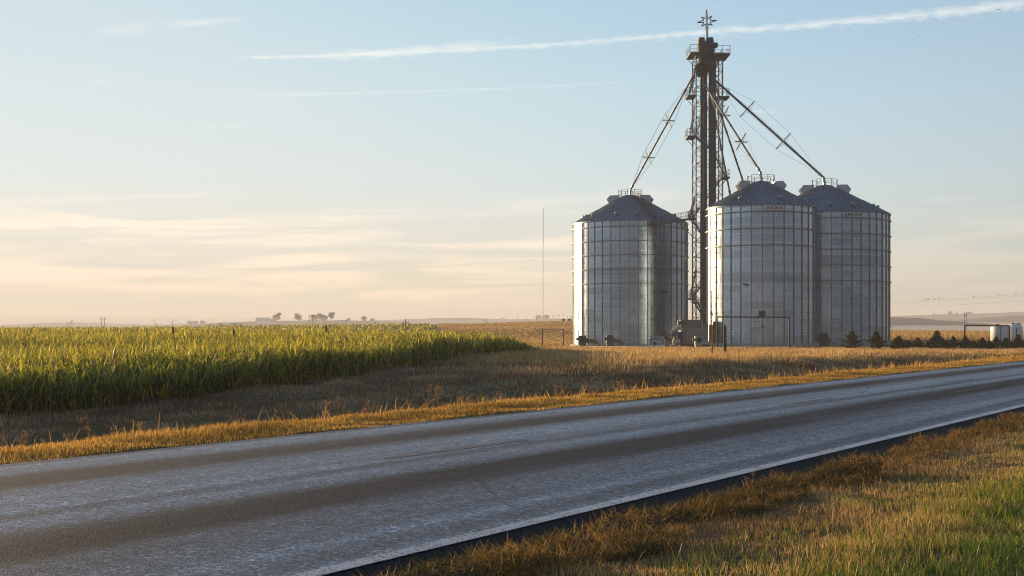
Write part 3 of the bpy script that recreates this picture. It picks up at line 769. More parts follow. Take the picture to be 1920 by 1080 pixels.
# ------------------------------------------------------------------ grain spouts
def spout(label, a, b_, r, crosses=(), side=Vector((0, 0, 1)), cables=True):
    a, b_ = Vector(a), Vector(b_); s = empty('grain_spout', b_, label, 'grain spout', 'pipe spouts running down from the tower')
    A, Bv = a - b_, Vector((0, 0, 0)); d = (Bv - A).normalized()
    T = MB(); T.tube(A, Bv, r, 10); L = (Bv - A).length
    for k in range(1, int(L / 3.2)): q = A + d * 3.2 * k; T.tube(q - d * .06, q + d * .06, r * 1.3, 10)
    T.build('pipe', m_steel, s)
    el_ = MB(); el_.tube(Bv - d * .2, Bv + Vector((0, 0, -1.0)), r * 1.35, 10); el_.tube(Bv - d * 1.2, Bv - d * .8, r * 1.5, 10); el_.build('elbow', m_dull if cables else m_dsteel, s)
    u = d.cross(Vector((0, 0, 1))).normalized(); v = d.cross(u).normalized()
    pts = []
    for t in crosses:
        q = A.lerp(Bv, t); C_ = MB()
        for (vec, ln) in ((v, 1.55), (u, 1.1)):
            C_.tube(q - vec * ln, q + vec * ln, .07, 5)
            C_.tube(q - vec * ln, q + d * .5 + vec * 0, .03, 4); C_.tube(q + vec * ln, q + d * .5, .03, 4)
        C_.build('truss_cross', m_steel, s); pts.append((q, 1.55, 1.1))
    if cables and pts:
        Cb = MB()
        for (vec, key) in ((v, 1), (u, 2)):
            for sgn in (-1, 1):
                chain = [A + d * 1.5] + [pt[0] + vec * sgn * pt[key] for pt in pts] + [Bv - d * .8]
                for i in range(len(chain) - 1): Cb.tube(chain[i], chain[i + 1], .016, 3)
        Cb.build('cable', m_steel, s)
dc = Vector((TX, TY, tz0)) + c0
def apex(S, z): return (S[0], S[1], z)
spout('pipe spout slanting left down to the silo that stands apart', P(1299, 143, 188), apex(S1, 23.75), .15, (.365, .69))
spout('pipe spout catching the sun down to the front silo peak', P(1321, 158, 187.3), apex(S2, 22.75), .15, (.36, .66))
spout('long pipe spout slanting right down to the far right silo', P(1336, 146, 188), apex(S3, 23.5), .165, (.31, .63))
spout('left of the two thin pipe spouts ending behind the front silo roof', P(1338, 205, 189), (36.8, 216, 24.2), .15, (), cables=False)
spout('right of the two thin pipe spouts ending behind the front silo roof', P(1343, 190, 188.5), (39.2, 215, 25.1), .15, (.05,), cables=False)

# catwalk from the tower to the roof of the left silo
cw = empty('catwalk', (TX, TY, tz0), 'narrow railed catwalk from the tower down to the left silo roof', 'catwalk')
A_ = Vector((xp(1297), .6, zp(411))); B_ = Vector((S1[0] + 3.5 - TX, S1[1] - 9.9 - TY, 17.5 - tz0))
W_ = MB(); d_ = (B_ - A_); sd2 = Vector((-d_.y, d_.x, 0)).normalized() * .45
W_.prism([A_ - sd2, B_ - sd2, B_ + sd2, A_ + sd2], (0, 0, .12)); W_.prism([A_ - sd2, B_ - sd2, B_ - sd2 + Vector((0, 0, .35)), A_ - sd2 + Vector((0, 0, .35))], sd2 * .1)
W_.tube(A_ + Vector((0, 0, -2.9)) + Vector((.6, 0, 0)), A_.lerp(B_, .42), .06, 5)
W_.build('walkway', m_steel, cw)
R_ = MB(); nk = 13
for sgn in (-1, 1):
    for k in range(nk + 1): q = A_.lerp(B_, k / nk) + sd2 * sgn; R_.tube(q, q + Vector((0, 0, 1.2)), .032, 4)
    for h in (.6, 1.2): R_.tube(A_ + sd2 * sgn + Vector((0, 0, h)), B_ + sd2 * sgn + Vector((0, 0, h)), .03, 4)
R_.build('railing', m_steel, cw)
Lp = MB(); Lp.box(B_ + Vector((-.5, .3, 0)), (1.6, 1.4, .12), .3)
for (dx, dy) in ((-1.2, -.35), (.2, -.35)): Lp.tube(B_ + Vector((dx, dy, 0)), B_ + Vector((dx * .4, .5, -1.6)), .05, 4); Lp.tube(B_ + Vector((dx, dy, 0)), B_ + Vector((dx, dy, 1.2)), .04, 4)
Lp.build('landing', m_dsteel, cw)
# ------------------------------------------------------------------ vegetation
def leaves(roots, az_, pitch, length, width, bend, segs=3, twist=None, tint=None, prof=None):
    """many bent tapering blades at once -> coords, quads, tint per vertex"""
    n = len(roots); L = length / segs
    P_ = roots.copy(); pt = pitch.copy()
    dirh = np.stack([np.cos(az_), np.sin(az_)], -1)
    wd = np.stack([-np.sin(az_), np.cos(az_)], -1)
    if twist is None: twist = rng.uniform(-.9, .9, n)
    prof = prof or [1.0, .95, .7, .08] if segs == 3 else (prof or [1.0, .8, .08])
    co = np.zeros((n, (segs + 1) * 2, 3))
    for k in range(segs + 1):
        hw_ = width * prof[k] * .5
        side = np.concatenate([wd * np.cos(twist)[:, None], np.sin(twist)[:, None]], -1) * hw_[:, None]
        co[:, 2 * k] = P_ - side; co[:, 2 * k + 1] = P_ + side
        d = np.concatenate([dirh * np.cos(pt)[:, None], np.sin(pt)[:, None]], -1)
        P_ = P_ + d * L[:, None]; pt = pt - bend / segs
    base = (np.arange(n) * (segs + 1) * 2)[:, None]
    qs_ = [np.stack([base[:, 0] + 2 * k, base[:, 0] + 2 * k + 1, base[:, 0] + 2 * k + 3, base[:, 0] + 2 * k + 2], -1) for k in range(segs)]
    q = np.concatenate(qs_, 0)
    t = np.repeat(rng.random(n) if tint is None else tint, (segs + 1) * 2)
    return co.reshape(-1, 3), q, t
def leaf_object(name, chunks, mat, parent=None):
    off = 0; C_, Q_, T_ = [], [], []
    for (c_, q_, t_) in chunks: C_.append(c_); Q_.append(q_ + off); T_.append(t_); off += len(c_)
    co = np.concatenate(C_); q = np.concatenate(Q_); t = np.concatenate(T_)
    me = fast_mesh(name, co, q)
    a = me.attributes.new('tint', 'FLOAT', 'POINT'); a.data.foreach_set('value', t.astype(np.float32))
    return link_mesh(name, me, mat, parent)
def scatter(n, p0, p1, q0, q1):
    p = rng.uniform(p0, p1, n); q = rng.uniform(q0, q1, n); X, Y = xy(p, q); return p, q, X, Y
def inview(X, Y, m=.06, ymin=6.5):
    return (np.abs(X / np.maximum(Y, .1)) < (.4 + m) + 2.0 / np.maximum(Y, 1)) & (Y > ymin)
def grass(n, p0, p1, q0, q1, h, w, keep=None, lean=.5, tintf=None, hvar=.4, clump=None, segs=2, zoff=0.0):
    p, q, X, Y = scatter(n, p0, p1, q0, q1)
    k = inview(X, Y)
    if keep is not None: k &= keep(p, q, X, Y)
    if clump is not None:
        k &= (vnoise(X, Y, clump[0], clump[3] if len(clump) > 3 else 11) * .5 + .5 + clump[1] > rng.random(n) * clump[2])
    p, q, X, Y = p[k], q[k], X[k], Y[k]; m = len(p)
    Z = height(X, Y) + zoff
    hh = (h(p, q, X, Y) if callable(h) else h * np.ones(m)) * rng.uniform(1 - hvar, 1 + hvar, m)
    ww = (w(Y) if callable(w) else w) * rng.uniform(.6, 1.3, m)
    tint = rng.random(m) if tintf is None else np.clip(tintf(p, q, X, Y), 0, .999)
    return leaves(np.stack([X, Y, Z - .01], -1), rng.uniform(0, 2 * np.pi, m), np.pi / 2 - np.abs(rng.normal(0, lean * .5, m)), hh, ww * np.ones(m), rng.uniform(.1, 1.3, m), segs, tint=tint)

# --- near verge: short green and straw grass
def near_tint(p, q, X, Y):
    e = vnoise(X, Y, .9, 21) * .45 + vnoise(X, Y, .33, 22) * .3
    g = (3.2 + .5 * vnoise(X, Y, 2.0, 23) - p) * 1.5 + e            # >0 towards the green side
    return np.clip(.5 - g * .33 + rng.normal(0, .19, len(p)), .02, .98)
m_ng = leaf_mat('verge_grass_leaf', [(0, (.05, .11, .022)), (.25, (.17, .26, .035)), (.42, (.44, .38, .06)), (.58, (.66, .41, .13)), (.8, (.82, .56, .23)), (1, (.46, .24, .09))], .45, .35, .4)
ch_ = [grass(240000, -7, 4.75, 4, 12, lambda p, q, X, Y: .045 + .045 * sm((3.4 - p) / .6) + .03 * vnoise(X, Y, .7, 24) + .02 * vnoise(X, Y, .25, 28), lambda Y: .0038 + 0 * Y, tintf=near_tint, clump=(.3, .2, 1.0, 25), segs=3),
       grass(150000, -6, 4.75, 12, 22, lambda p, q, X, Y: .045 + .045 * sm((3.4 - p) / .6) + .03 * vnoise(X, Y, .7, 24) + .02 * vnoise(X, Y, .25, 28), lambda Y: .0055 + 0 * Y, tintf=near_tint, clump=(.45, .35, 1.0, 25)),
       grass(90000, -3, 4.75, 22, 70, .10, lambda Y: .0005 * Y, tintf=near_tint)]
ch_.append(grass(3500, -6, 4.3, 4, 24, .15, .0045, tintf=lambda p, q, X, Y: rng.uniform(.55, 1, len(p)), clump=(.8, .2, 1.0, 26), segs=3, lean=.7))
ch_.append(grass(42000, -6, 3.9, 4, 20, .10, .008, tintf=lambda p, q, X, Y: rng.uniform(.0, .42, len(p)), clump=(.6, -.25, .8, 27), segs=3, lean=1.0))
tag(leaf_object('verge_grass', ch_, m_ng), kind='stuff')
# dark creeping mat of weeds along the shoulder edge
m_mat = leaf_mat('creeping_weed_leaf', [(0, (.045, .05, .02)), (.4, (.17, .125, .035)), (.7, (.36, .20, .06)), (1, (.62, .36, .12))], .35, .3)
def matw(p, q, X, Y):
    return (p < 4.93 + .2 * vnoise(X, Y, .8, 31)) & (p > 4.25 + .25 * vnoise(X, Y, 1.3, 32))
cm_ = []
for (n_, q0, q1, wd_) in ((60000, 4, 14, .007), (45000, 14, 28, .009), (25000, 28, 70, .016)):
    p, q, X, Y = scatter(n_, 3.5, 5.05, q0, q1); k = inview(X, Y) & matw(p, q, X, Y) & (vnoise(X, Y, .28, 33) + .6 * vnoise(X, Y, .7, 36) > rng.uniform(-.7, .8, n_))
    X, Y, p = X[k], Y[k], p[k]; m = len(X)
    Z = np.where(p > 4.6, .0, height(X, Y)) + rng.uniform(0, .06, m) * np.clip(1 + 1.2 * vnoise(X, Y, .45, 34), .05, 3)
    cm_.append(leaves(np.stack([X, Y, Z], -1), rng.uniform(0, 6.28, m), rng.uniform(.0, 1.1, m), rng.uniform(.05, .15, m), np.full(m, wd_), rng.uniform(-.3, .8, m), 2, tint=np.clip(.42 + .35 * vnoise(X, Y, .5, 35) + rng.normal(0, .25, m), 0, 1)))
tag(leaf_object('creeping_weeds', cm_, m_mat), kind='stuff')

# --- far verge strip: clipped golden grass
m_fg = leaf_mat('golden_verge_leaf', [(0, (.28, .14, .03)), (.3, (.52, .28, .055)), (.65, (.70, .42, .10)), (.9, (.80, .54, .18)), (1, (.20, .22, .05))], .45, .3)
def fv_h(p, q, X, Y): return .05 + .03 * vnoise(X, Y, 1.1, 41) + .035 * np.clip(p - 13.4, 0, 2) * (1 + .5 * vnoise(X, Y, .9, 42))
ch_ = [grass(110000, 12.95, 15.9, -8, 25, fv_h, lambda Y: .00055 * Y, keep=lambda p, q, X, Y: p > 13.15 + .12 * vnoise(X, Y, .6, 43), clump=(.6, .75, 1.0, 44)),
       grass(100000, 13.0, 15.9, 25, 60, fv_h, lambda Y: .0006 * Y, keep=lambda p, q, X, Y: p > 13.15 + .12 * vnoise(X, Y, .6, 43)),
       grass(70000, 13.1, 16.2, 60, 190, lambda p, q, X, Y: .08 + .04 * np.clip(p - 13.4, 0, 2), lambda Y: .0006 * Y)]
for (n_, q0_, q1_) in ((4500, -6, 30), (8000, 30, 110)):
    ch_.append(grass(n_, 14.9, 16.0, q0_, q1_, .30, lambda Y: np.maximum(.008, .0006 * Y), clump=(1.1, .1, 1.1, 45), tintf=lambda p, q, X, Y: rng.uniform(.1, .95, len(p)), segs=3, lean=.9, hvar=.6))
tag(leaf_object('golden_verge_grass', ch_, m_fg), kind='stuff')

# --- ditch and bank: rough brown grass
m_bg = leaf_mat('bank_grass_leaf', [(0, (.18, .10, .06)), (.35, (.38, .25, .14)), (.7, (.60, .42, .25)), (.93, (.74, .57, .36)), (1, (.09, .11, .035))], .35, .25)
def bank_h(p, q, X, Y): return (.16 - .04 * (q < 45)) + .10 * vnoise(X, Y, 3.0, 51) + .11 * vnoise(X, Y, .9, 52)
def bank_t(p, q, X, Y): return np.clip(.42 + .32 * vnoise(X, Y, 3.0, 53) + .28 * vnoise(X, Y, 1.0, 54) + rng.normal(0, .2, len(p)), 0, 1)
CE = np.array([(-60, 17.0), (-40, 23.0), (-16.8, 38.0), (-9.8, 49.0), (-5.5, 64), (-2, 81), (1.0, 97), (3.2, 112), (2.0, 150), (-6, 260)])   # foot of the crop
def front_Y(X): return np.interp(X, CE[:8, 0], CE[:8, 1])
def not_crop(p, q, X, Y): return ~((Y > front_Y(X) + 1) & (X < 3)) 
ch_ = [grass(230000, 15.2, 46, -10, 50, bank_h, lambda Y: .00045 * Y, keep=lambda p, q, X, Y: not_crop(p, q, X, Y) & (vnoise(X, Y, 1.6, 55) > -.75), tintf=bank_t, segs=3, lean=.8),
       grass(280000, 15.2, 60, 50, 125, bank_h, lambda Y: .0005 * Y, keep=not_crop, tintf=bank_t, lean=.8),
       grass(60000, 15.5, 60, 125, 220, bank_h, lambda Y: .0008 * Y, keep=not_crop, tintf=bank_t)]
tag(leaf_object('bank_grass', ch_, m_bg), kind='stuff')

# --- crest: tall pale gold grass in front of the bins
m_cg = leaf_mat('tall_gold_grass_leaf', [(0, (.32, .18, .06)), (.4, (.58, .36, .13)), (.8, (.76, .52, .22)), (1, (.85, .62, .32))], .5, .3)
def crest_keep(p, q, X, Y):
    pc = np.interp(q, QK, PC); return (p > pc - 2.5 + 2.0 * vnoise(X, Y, 4, 61)) & (Y < 158) & not_crop(p, q, X, Y) & (X > rng.uniform(-5, 9, len(X)) * (Y < 130))
def crest_h(p, q, X, Y):
    pc = np.interp(q, QK, PC); return (.34 - .12 * sm((q - 85) / 25) + .10 * vnoise(X, Y, 2.5, 62)) * np.clip(.55 + (p - pc + 2.5) / 6, .5, 1)
ch_ = [grass(340000, 15.5, 75, 48, 160, crest_h, lambda Y: .0005 * Y, keep=crest_keep, lean=.55, hvar=.5)]
tag(leaf_object('tall_golden_grass', ch_, m_cg), kind='stuff')

# --- green crop (one sown mass)
m_crop = leaf_mat('crop_leaf', [(0, (.05, .065, .034)), (.3, (.10, .13, .04)), (.55, (.31, .31, .035)), (.8, (.64, .54, .045)), (.93, (.75, .58, .12)), (1, (.40, .25, .10))], .55, .5, .38)
def crop_plants(n, y0, y1, H, wf, nl, segs, dens_front=True):
    Y = y0 + (y1 - y0) * rng.random(n) ** 1.0; X = rng.uniform(-.47, .06, n) * Y * 1.0 - .0
    k = (Y > front_Y(X)) & (X < np.interp(Y, [40, 97, 112, 150, 260, 400], [3, 1.0, 2.0, 1.0, -9, -28]))
    X, Y = X[k], Y[k]; m = len(X); Z = height(X, Y)
    edge = np.clip((Y - front_Y(X)) / 6, 0, 1)
    hp = (H + .15 * vnoise(X, Y, 2.5, 71) + .12 * vnoise(X, Y, .8, 72)) * rng.uniform(.82, 1.10, m) * np.where(rng.random(m) < .05, 1.18, 1) * (.86 + .14 * edge)
    taper = np.clip((9 - X * 1.0 - np.clip((Y - 80) * .16, 0, 7)) / 8.0, .22, 1); hp = hp * np.where(Y > 60, taper, 1)
    out = []
    for j in range(nl):
        f = (j + rng.random(m)) / nl; z = Z + hp * (.06 + .66 * f)
        ln = np.minimum(rng.uniform(.45, .8, m), hp * .5); 
        tint = np.clip(rng.normal(.44, .24, m) + .35 * (f - .5) + np.where((f < .25) & (rng.random(m) < .4), .6, 0), 0, 1)  # shaded foot and sunlit top put into the tint; some low leaves dry
        out.append(leaves(np.stack([X + rng.normal(0, .03, m), Y + rng.normal(0, .03, m), z], -1), rng.uniform(0, 6.28, m), rng.uniform(1.0, 1.5, m), ln, wf(Y) * rng.uniform(.6, 1.25, m), rng.uniform(.2, 2.2, m) * (1 - .3 * f), segs, tint=tint))
    out.append(leaves(np.stack([X, Y, Z - .05], -1), rng.uniform(0, 6.28, m), np.full(m, 1.55), hp * .95, np.full(m, .022), np.full(m, .1), 2, tint=np.clip(rng.normal(.55, .2, m), 0, 1)))
    return out
ch_ = crop_plants(19000, 26, 62, 1.50, lambda Y: .058 + 0 * Y, 7, 3)
ch_ += crop_plants(24000, 62, 115, 1.53, lambda Y: .00075 * Y, 7, 3)
ch_ += crop_plants(14000, 115, 210, 1.6, lambda Y: .0009 * Y, 6, 2)
ch_ += crop_plants(9000, 210, 420, 1.6, lambda Y: .0012 * Y, 5, 2)
tag(leaf_object('crop_field', ch_, m_crop), kind='stuff')
# --- ripe corn rows far behind on the right
m_ripe = leaf_mat('ripe_crop_leaf', [(0, (.30, .17, .05)), (.5, (.55, .34, .10)), (1, (.72, .50, .20))], .45, .3)
n_ = 60000; Y = rng.uniform(225, 420, n_); X = rng.uniform(.24, .50, n_) * Y
Z = height(X, Y); m = n_
tag(leaf_object('ripe_crop_field', [leaves(np.stack([X, Y, Z], -1), rng.uniform(0, 6.28, m), rng.uniform(1.0, 1.55, m), rng.uniform(.9, 1.9, m), .0009 * Y, rng.uniform(.1, 1.2, m), 2)], m_ripe), kind='stuff')

# --- dried weeds: single stems that stand out
m_weed = leaf_mat('dried_weed_leaf', [(0, (.20, .09, .03)), (.5, (.42, .24, .08)), (1, (.62, .44, .20))], .4, .25)
m_stem = simple('dried_stem', (.22, .12, .05), .8, 0, .3, 5)
def weed(label, X, Y, hgt, kind='seed', lean=.15, n=26, z=None, group='dried weeds standing along the far verge'):
    z = float(height(X, Y)) if z is None else z
    w_ = empty('dried_weed', (X, Y, z - .02), label, 'dried weed', group)
    a = random.uniform(0, 6.28); pts = [Vector((0, 0, 0))]
    for k in range(1, 5):
        t = k / 4; pts.append(Vector((math.cos(a) * lean * hgt * t * t, math.sin(a) * lean * hgt * t * t, hgt * t)))
    S_ = MB(); r0 = max(.004, .0003 * Y); S_.path(pts, r0, 4, r0 * .5)
    tips_ = []
    for k in range(5):
        t = random.uniform(.35, .9); b0 = pts[0].lerp(pts[-1], t); aa = random.uniform(0, 6.28); e_ = b0 + Vector((math.cos(aa) * .16 * hgt, math.sin(aa) * .16 * hgt, .2 * hgt)); S_.tube(b0, e_, r0 * .7, 4, r0 * .4); tips_.append(e_)
    S_.build('stem', m_stem, w_)
    tips_.append(pts[-1]); R_ = []
    for i in range(int(n * 2.4)):
        b0 = random.choice(tips_) if random.random() < .75 else pts[0].lerp(pts[-1], random.uniform(.25, 1))
        R_.append(tuple(b0 + Vector((random.gauss(0, .02), random.gauss(0, .02), random.gauss(0, .05 * hgt)))))
    R_ = np.array(R_); m = len(R_)
    leaf_object('foliage', [leaves(R_, rng.uniform(0, 6.28, m), rng.uniform(-.3, 1.4, m), rng.uniform(.02, .05, m), np.full(m, max(.006, .00036 * Y)), rng.uniform(0, 1, m), 2)], m_weed, w_)  # seed heads and dry leaf bits of the weed in one mesh
def at_p(px, p):                                    # where the line of sight meets a strip parallel to the road
    k = SU - CU * (px - CX) / F; Y = p / k; return (px - CX) / F * Y, Y
wd_spec = [(40, 14.9, .42, 'pale leafy dried weed at the far left end of the gold verge'), (90, 15.6, .62, 'tall reddish dried weed near the left end of the gold verge'), (125, 15.4, .55, 'branched brown dried weed leaning over the ditch left of the tallest one'),
    (162, 15.3, .85, 'tallest rust brown dried weed spike on the left verge'), (178, 15.2, .5, 'short rusty dried weed right beside the tallest spike'), (222, 15.1, .42, 'small rusty dried weed with curled tip on the verge'),
    (262, 15.2, .55, 'reddish dried weed with drooping head before the dark ditch'), (312, 15.0, .38, 'low dried weed at the edge of the gold verge strip'), (372, 15.2, .42, 'double spiked dried weed on the gold verge'),
    (410, 15.6, .85, 'thin dried weed with tiny white seed heads above the ditch'), (428, 15.5, .8, 'slender dried weed with speckled seed heads beside its twin'), (470, 15.1, .35, 'small yellowish dried weed below the bank hollow'),
    (520, 15.3, .5, 'stiff dried weed in the shade edge of the verge'), (598, 15.5, .72, 'thin bright dried weed pair rising over the dark ditch'), (628, 15.6, .8, 'yellow tipped dried weed standing out against the dark ditch'),
    (648, 15.7, .95, 'tall curving yellow dried weed above the ditch'), (690, 15.2, .5, 'small dried weed left of the pale leafy clump'), (752, 15.2, .5, 'feathery dried weed near the middle of the verge'),
    (806, 15.6, 1.05, 'tallest leafy dried weed with pale round seed pods'), (822, 15.4, .8, 'leafy dried weed with pale pods beside the tallest one'), (856, 15.3, .65, 'bushy pale dried weed right of the tall pod weed'),
    (876, 15.4, .55, 'dense bushy dried weed at the verge edge'), (955, 15.7, .8, 'thin leaning dried weed over the shaded bank foot'), (1045, 15.6, .7, 'dried weed tuft in front of the shaded bank'),
    (1098, 15.6, .9, 'leaning grassy dried weed tuft on the middle verge'), (1150, 15.6, .8, 'feather topped dried weed left of the pole foot'), (1256, 15.8, .8, 'dried weed just below the elevator tower'),
    (1300, 15.7, 1.0, 'tall brown dried weed below the grain dryer'), (1392, 15.9, 1.0, 'brown dried weed at the bank foot below the front silo'), (1500, 16.2, 1.6, 'large yellow leafy dried weed clump below the far silo'), (1516, 16.0, 1.1, 'smaller yellow dried weed beside the large clump')]
for (x_, p_, h_, lb) in wd_spec:
    X, Y = at_p(x_, p_); weed(lb, X, Y, h_ * (.62 if x_ < 400 else .8), z=float(height(X, Y)), lean=random.uniform(.1, .4), n=26 + (20 if 'leafy' in lb or 'bushy' in lb else 0))
for (x_, p_, h_, lb) in [(1414, 4.75, .24, 'upright rusty weed spike crossing the white edge line'), (1600, 4.75, .20, 'short rusty weed spike at the black shoulder further along'), (1243, 4.7, .14, 'small twiggy weed sprouting from the creeping mat by the shoulder'), (1192, 4.7, .12, 'bent dry twig weed at the shoulder edge'), (1408, 4.3, .16, 'thin stalk weed beside the rusty spike in the straw grass')]:
    X, Y = at_p(x_, p_); weed(lb, X, Y, h_, lean=.05, n=9, z=0.0, group='weeds at the shoulder edge')
# emergent stalks over the crop
def stalk(label, px_, Y, topy, lean, kind):
    X = (px_ - CX) / F * Y; zt = EYE + (HY - topy) / F * Y; z0 = float(height(X, Y)) + .8
    s = empty('crop_stalk', (X, Y, z0), label, 'stalk', 'single stalks standing above the crop'); h = zt - z0
    S_ = MB(); S_.path([Vector((0, 0, 0)), Vector((lean * h * .3, 0, h * .5)), Vector((lean * h, 0, h))], .012, 5, .006)
    if kind == 'head': S_.lathe((lean * h * .8, 0, h * .72), [(.01, 0), (.045, .05), (.05, .16), (.03, .26), (.005, .32)], 8)
    S_.build('stem', m_stem, s)
    m = 9; zz = rng.uniform(.2, 1, m) * h
    leaf_object('foliage', [leaves(np.stack([lean * zz * .8, 0 * zz, zz], -1), rng.choice([0.1, 3.2], m), rng.uniform(.7, 1.3, m), rng.uniform(.15, .3, m), np.full(m, .04), rng.uniform(.3, 1.4, m), 3)], m_crop, s)
for a in [('leaning crop stalk with a tall split tip near the left edge', 32, 45, 606, .3, 'leaf'), ('upright crop stalk pair tip above the field left of the pylon', 146, 47, 603, -.2, 'leaf'), ('dark brown seed head stalk rising highest over the left crop', 332, 50, 600, -.1, 'head'),
          ('thin bent crop stalk just left of the dark seed head', 325, 50, 597, -.4, 'leaf'), ('dark leaning stalk tip in front of the white barn', 468, 52, 609, -.5, 'head'), ('dark stalk tip right of the middle trees', 630, 54, 600, -.3, 'head'), ('upright crop stalk right of the dark stalk tip', 641, 54, 599, .1, 'leaf')]:
    stalk(*a)
# ------------------------------------------------------------------ hills, far trees, farm
def field_mat(name, a, b_, sc):
    m, nt = new_mat(name); N = NT(nt)
    g = N.n('ShaderNodeNewGeometry').outputs['Position']
    n = N.noise(N.mapping(g, scale=(sc, sc * 4, 1)), 1.0, 4, .6); n2 = N.noise(g, sc * 12, 4)
    c = N.mix(N.maprange(n, .42, .58), a, b_); c = N.mix(1.0, c, N.ramp(n2, [(.3, .8), (.7, 1.2)]), 'MULTIPLY')
    b = N.n('ShaderNodeBsdfPrincipled'); N.l(c, b.inputs['Base Color']); b.inputs['Roughness'].default_value = 1; b.inputs['Specular IOR Level'].default_value = 0
    o = N.n('ShaderNodeOutputMaterial'); N.l(b.outputs[0], o.inputs[0]); return m
m_h1 = field_mat('hill_fields', (.10, .09, .05), (.19, .15, .10), .004)
m_h2 = field_mat('far_hill_fields', (.045, .06, .055), (.085, .09, .075), .002)
m_h3 = field_mat('stubble_hill', (.16, .11, .09), (.24, .17, .13), .004)
def ridge(name, pts, d, depth, zb, mat):
    xs = np.arange(pts[0][0], pts[-1][0] + 1, 20.0); ys = np.interp(xs, [a for a, _ in pts], [b for _, b in pts])
    ys = np.convolve(np.pad(ys, 2, 'edge'), np.ones(5) / 5, 'valid')
    nv = 15; co = []
    for x, y in zip(xs, ys):
        zt = EYE + (HY - y) / F * d + .4 * math.sin(x * .11)
        for k in range(nv):
            t = -1 + 2 * k / (nv - 1); dd = d + depth * t; hgt = (1 + math.cos(math.pi * t)) / 2
            co.append(((x - CX) / F * dd, dd, zb + (zt - zb) * hgt))
    n = len(xs); i = np.arange(n - 1)[:, None] * nv + np.arange(nv - 1)[None, :]
    f = np.stack([i, i + nv, i + nv + 1, i + 1], -1).reshape(-1, 4)
    me = fast_mesh(name, np.array(co), f); me.polygons.foreach_set('use_smooth', np.ones(len(f), bool))
    return tag(link_mesh(name, me, mat), kind='structure')
ridge('far_hills', [(-1500, 616), (-400, 612), (0, 610), (40, 608), (100, 604.8), (150, 604.3), (200, 605.5), (260, 609), (340, 607), (400, 605), (480, 602.5), (600, 602), (740, 600), (800, 597), (850, 595.5), (900, 596.5), (950, 599.5), (980, 599), (1010, 596.5), (1040, 597), (1100, 598), (1300, 600), (1600, 595), (1660, 593), (1700, 592), (1740, 589.5), (1800, 589), (1850, 587.5), (1920, 584), (2100, 582), (2600, 590), (3600, 612)], 3400, 900, -14, m_h2)
ridge('farm_hill', [(-100, 622), (300, 614), (340, 610), (400, 606.5), (440, 603.5), (480, 603), (560, 601), (620, 600), (700, 601.5), (740, 604), (800, 607), (860, 611), (920, 616)], 1500, 420, -13, m_h1)
ridge('stubble_hill', [(1300, 616), (1500, 606), (1600, 600), (1668, 594.5), (1700, 594), (1740, 597.5), (1770, 601), (1800, 603.5), (1850, 607), (1900, 611), (1960, 616)], 1450, 380, -13, m_h3)
ridge('brown_hill', [(1680, 616), (1760, 605), (1800, 599.5), (1840, 595.5), (1880, 592.5), (1920, 591), (2100, 590), (2400, 604), (2600, 616)], 2100, 450, -13, m_h3)

m_tree = leaf_mat('tree_leaf', [(0, (.03, .045, .015)), (.5, (.06, .075, .025)), (1, (.12, .11, .04))], .3, .1)
m_bark = simple('bark', (.10, .075, .05), .9, 0, .3, 4)
def far_tree(label, px_, ytop, ybot, wpx, d, seed, group='trees on the far hill', sink=1.0):
    r_ = random.Random(seed); X = (px_ - CX) / F * d; zt = EYE + (HY - ytop) / F * d; z0 = EYE + (HY - ybot) / F * d - sink
    h = zt - z0; wd_ = wpx / F * d
    t = empty('far_tree', (X, d, z0), label, 'tree', group)
    T = MB(); T.tube((0, 0, 0), (0, 0, h * .45), h * .035, 6, h * .022)
    blobs = []
    for k in range(9):
        a = r_.uniform(0, 6.28); rr = r_.uniform(.1, .34) * wd_; zz = h * r_.uniform(.34, .88); blobs.append((rr * math.cos(a), rr * math.sin(a), zz, wd_ * r_.uniform(.13, .24)))
        T.tube((0, 0, h * r_.uniform(.25, .42)), (blobs[-1][0], blobs[-1][1], zz), h * .015, 4, h * .006)
    T.build('trunk', m_bark, t)
    g_ = np.random.default_rng(seed); R_ = []
    for (x, y, z, rad) in blobs:
        m = 170; v = g_.normal(0, 1, (m, 3)); v /= np.linalg.norm(v, axis=1)[:, None]; R_.append(np.array([x, y, z]) + v * rad * g_.uniform(.5, 1.1, (m, 1)) * np.array([1.15, 1.15, .8]))
    R_ = np.concatenate(R_); m = len(R_); s_ = max(.25, d * .0006)
    leaf_object('crown', [leaves(R_, g_.uniform(0, 6.28, m), g_.uniform(-1, 1.4, m), np.full(m, s_), np.full(m, s_ * .8), g_.uniform(0, 1, m), 2)], m_tree, t)
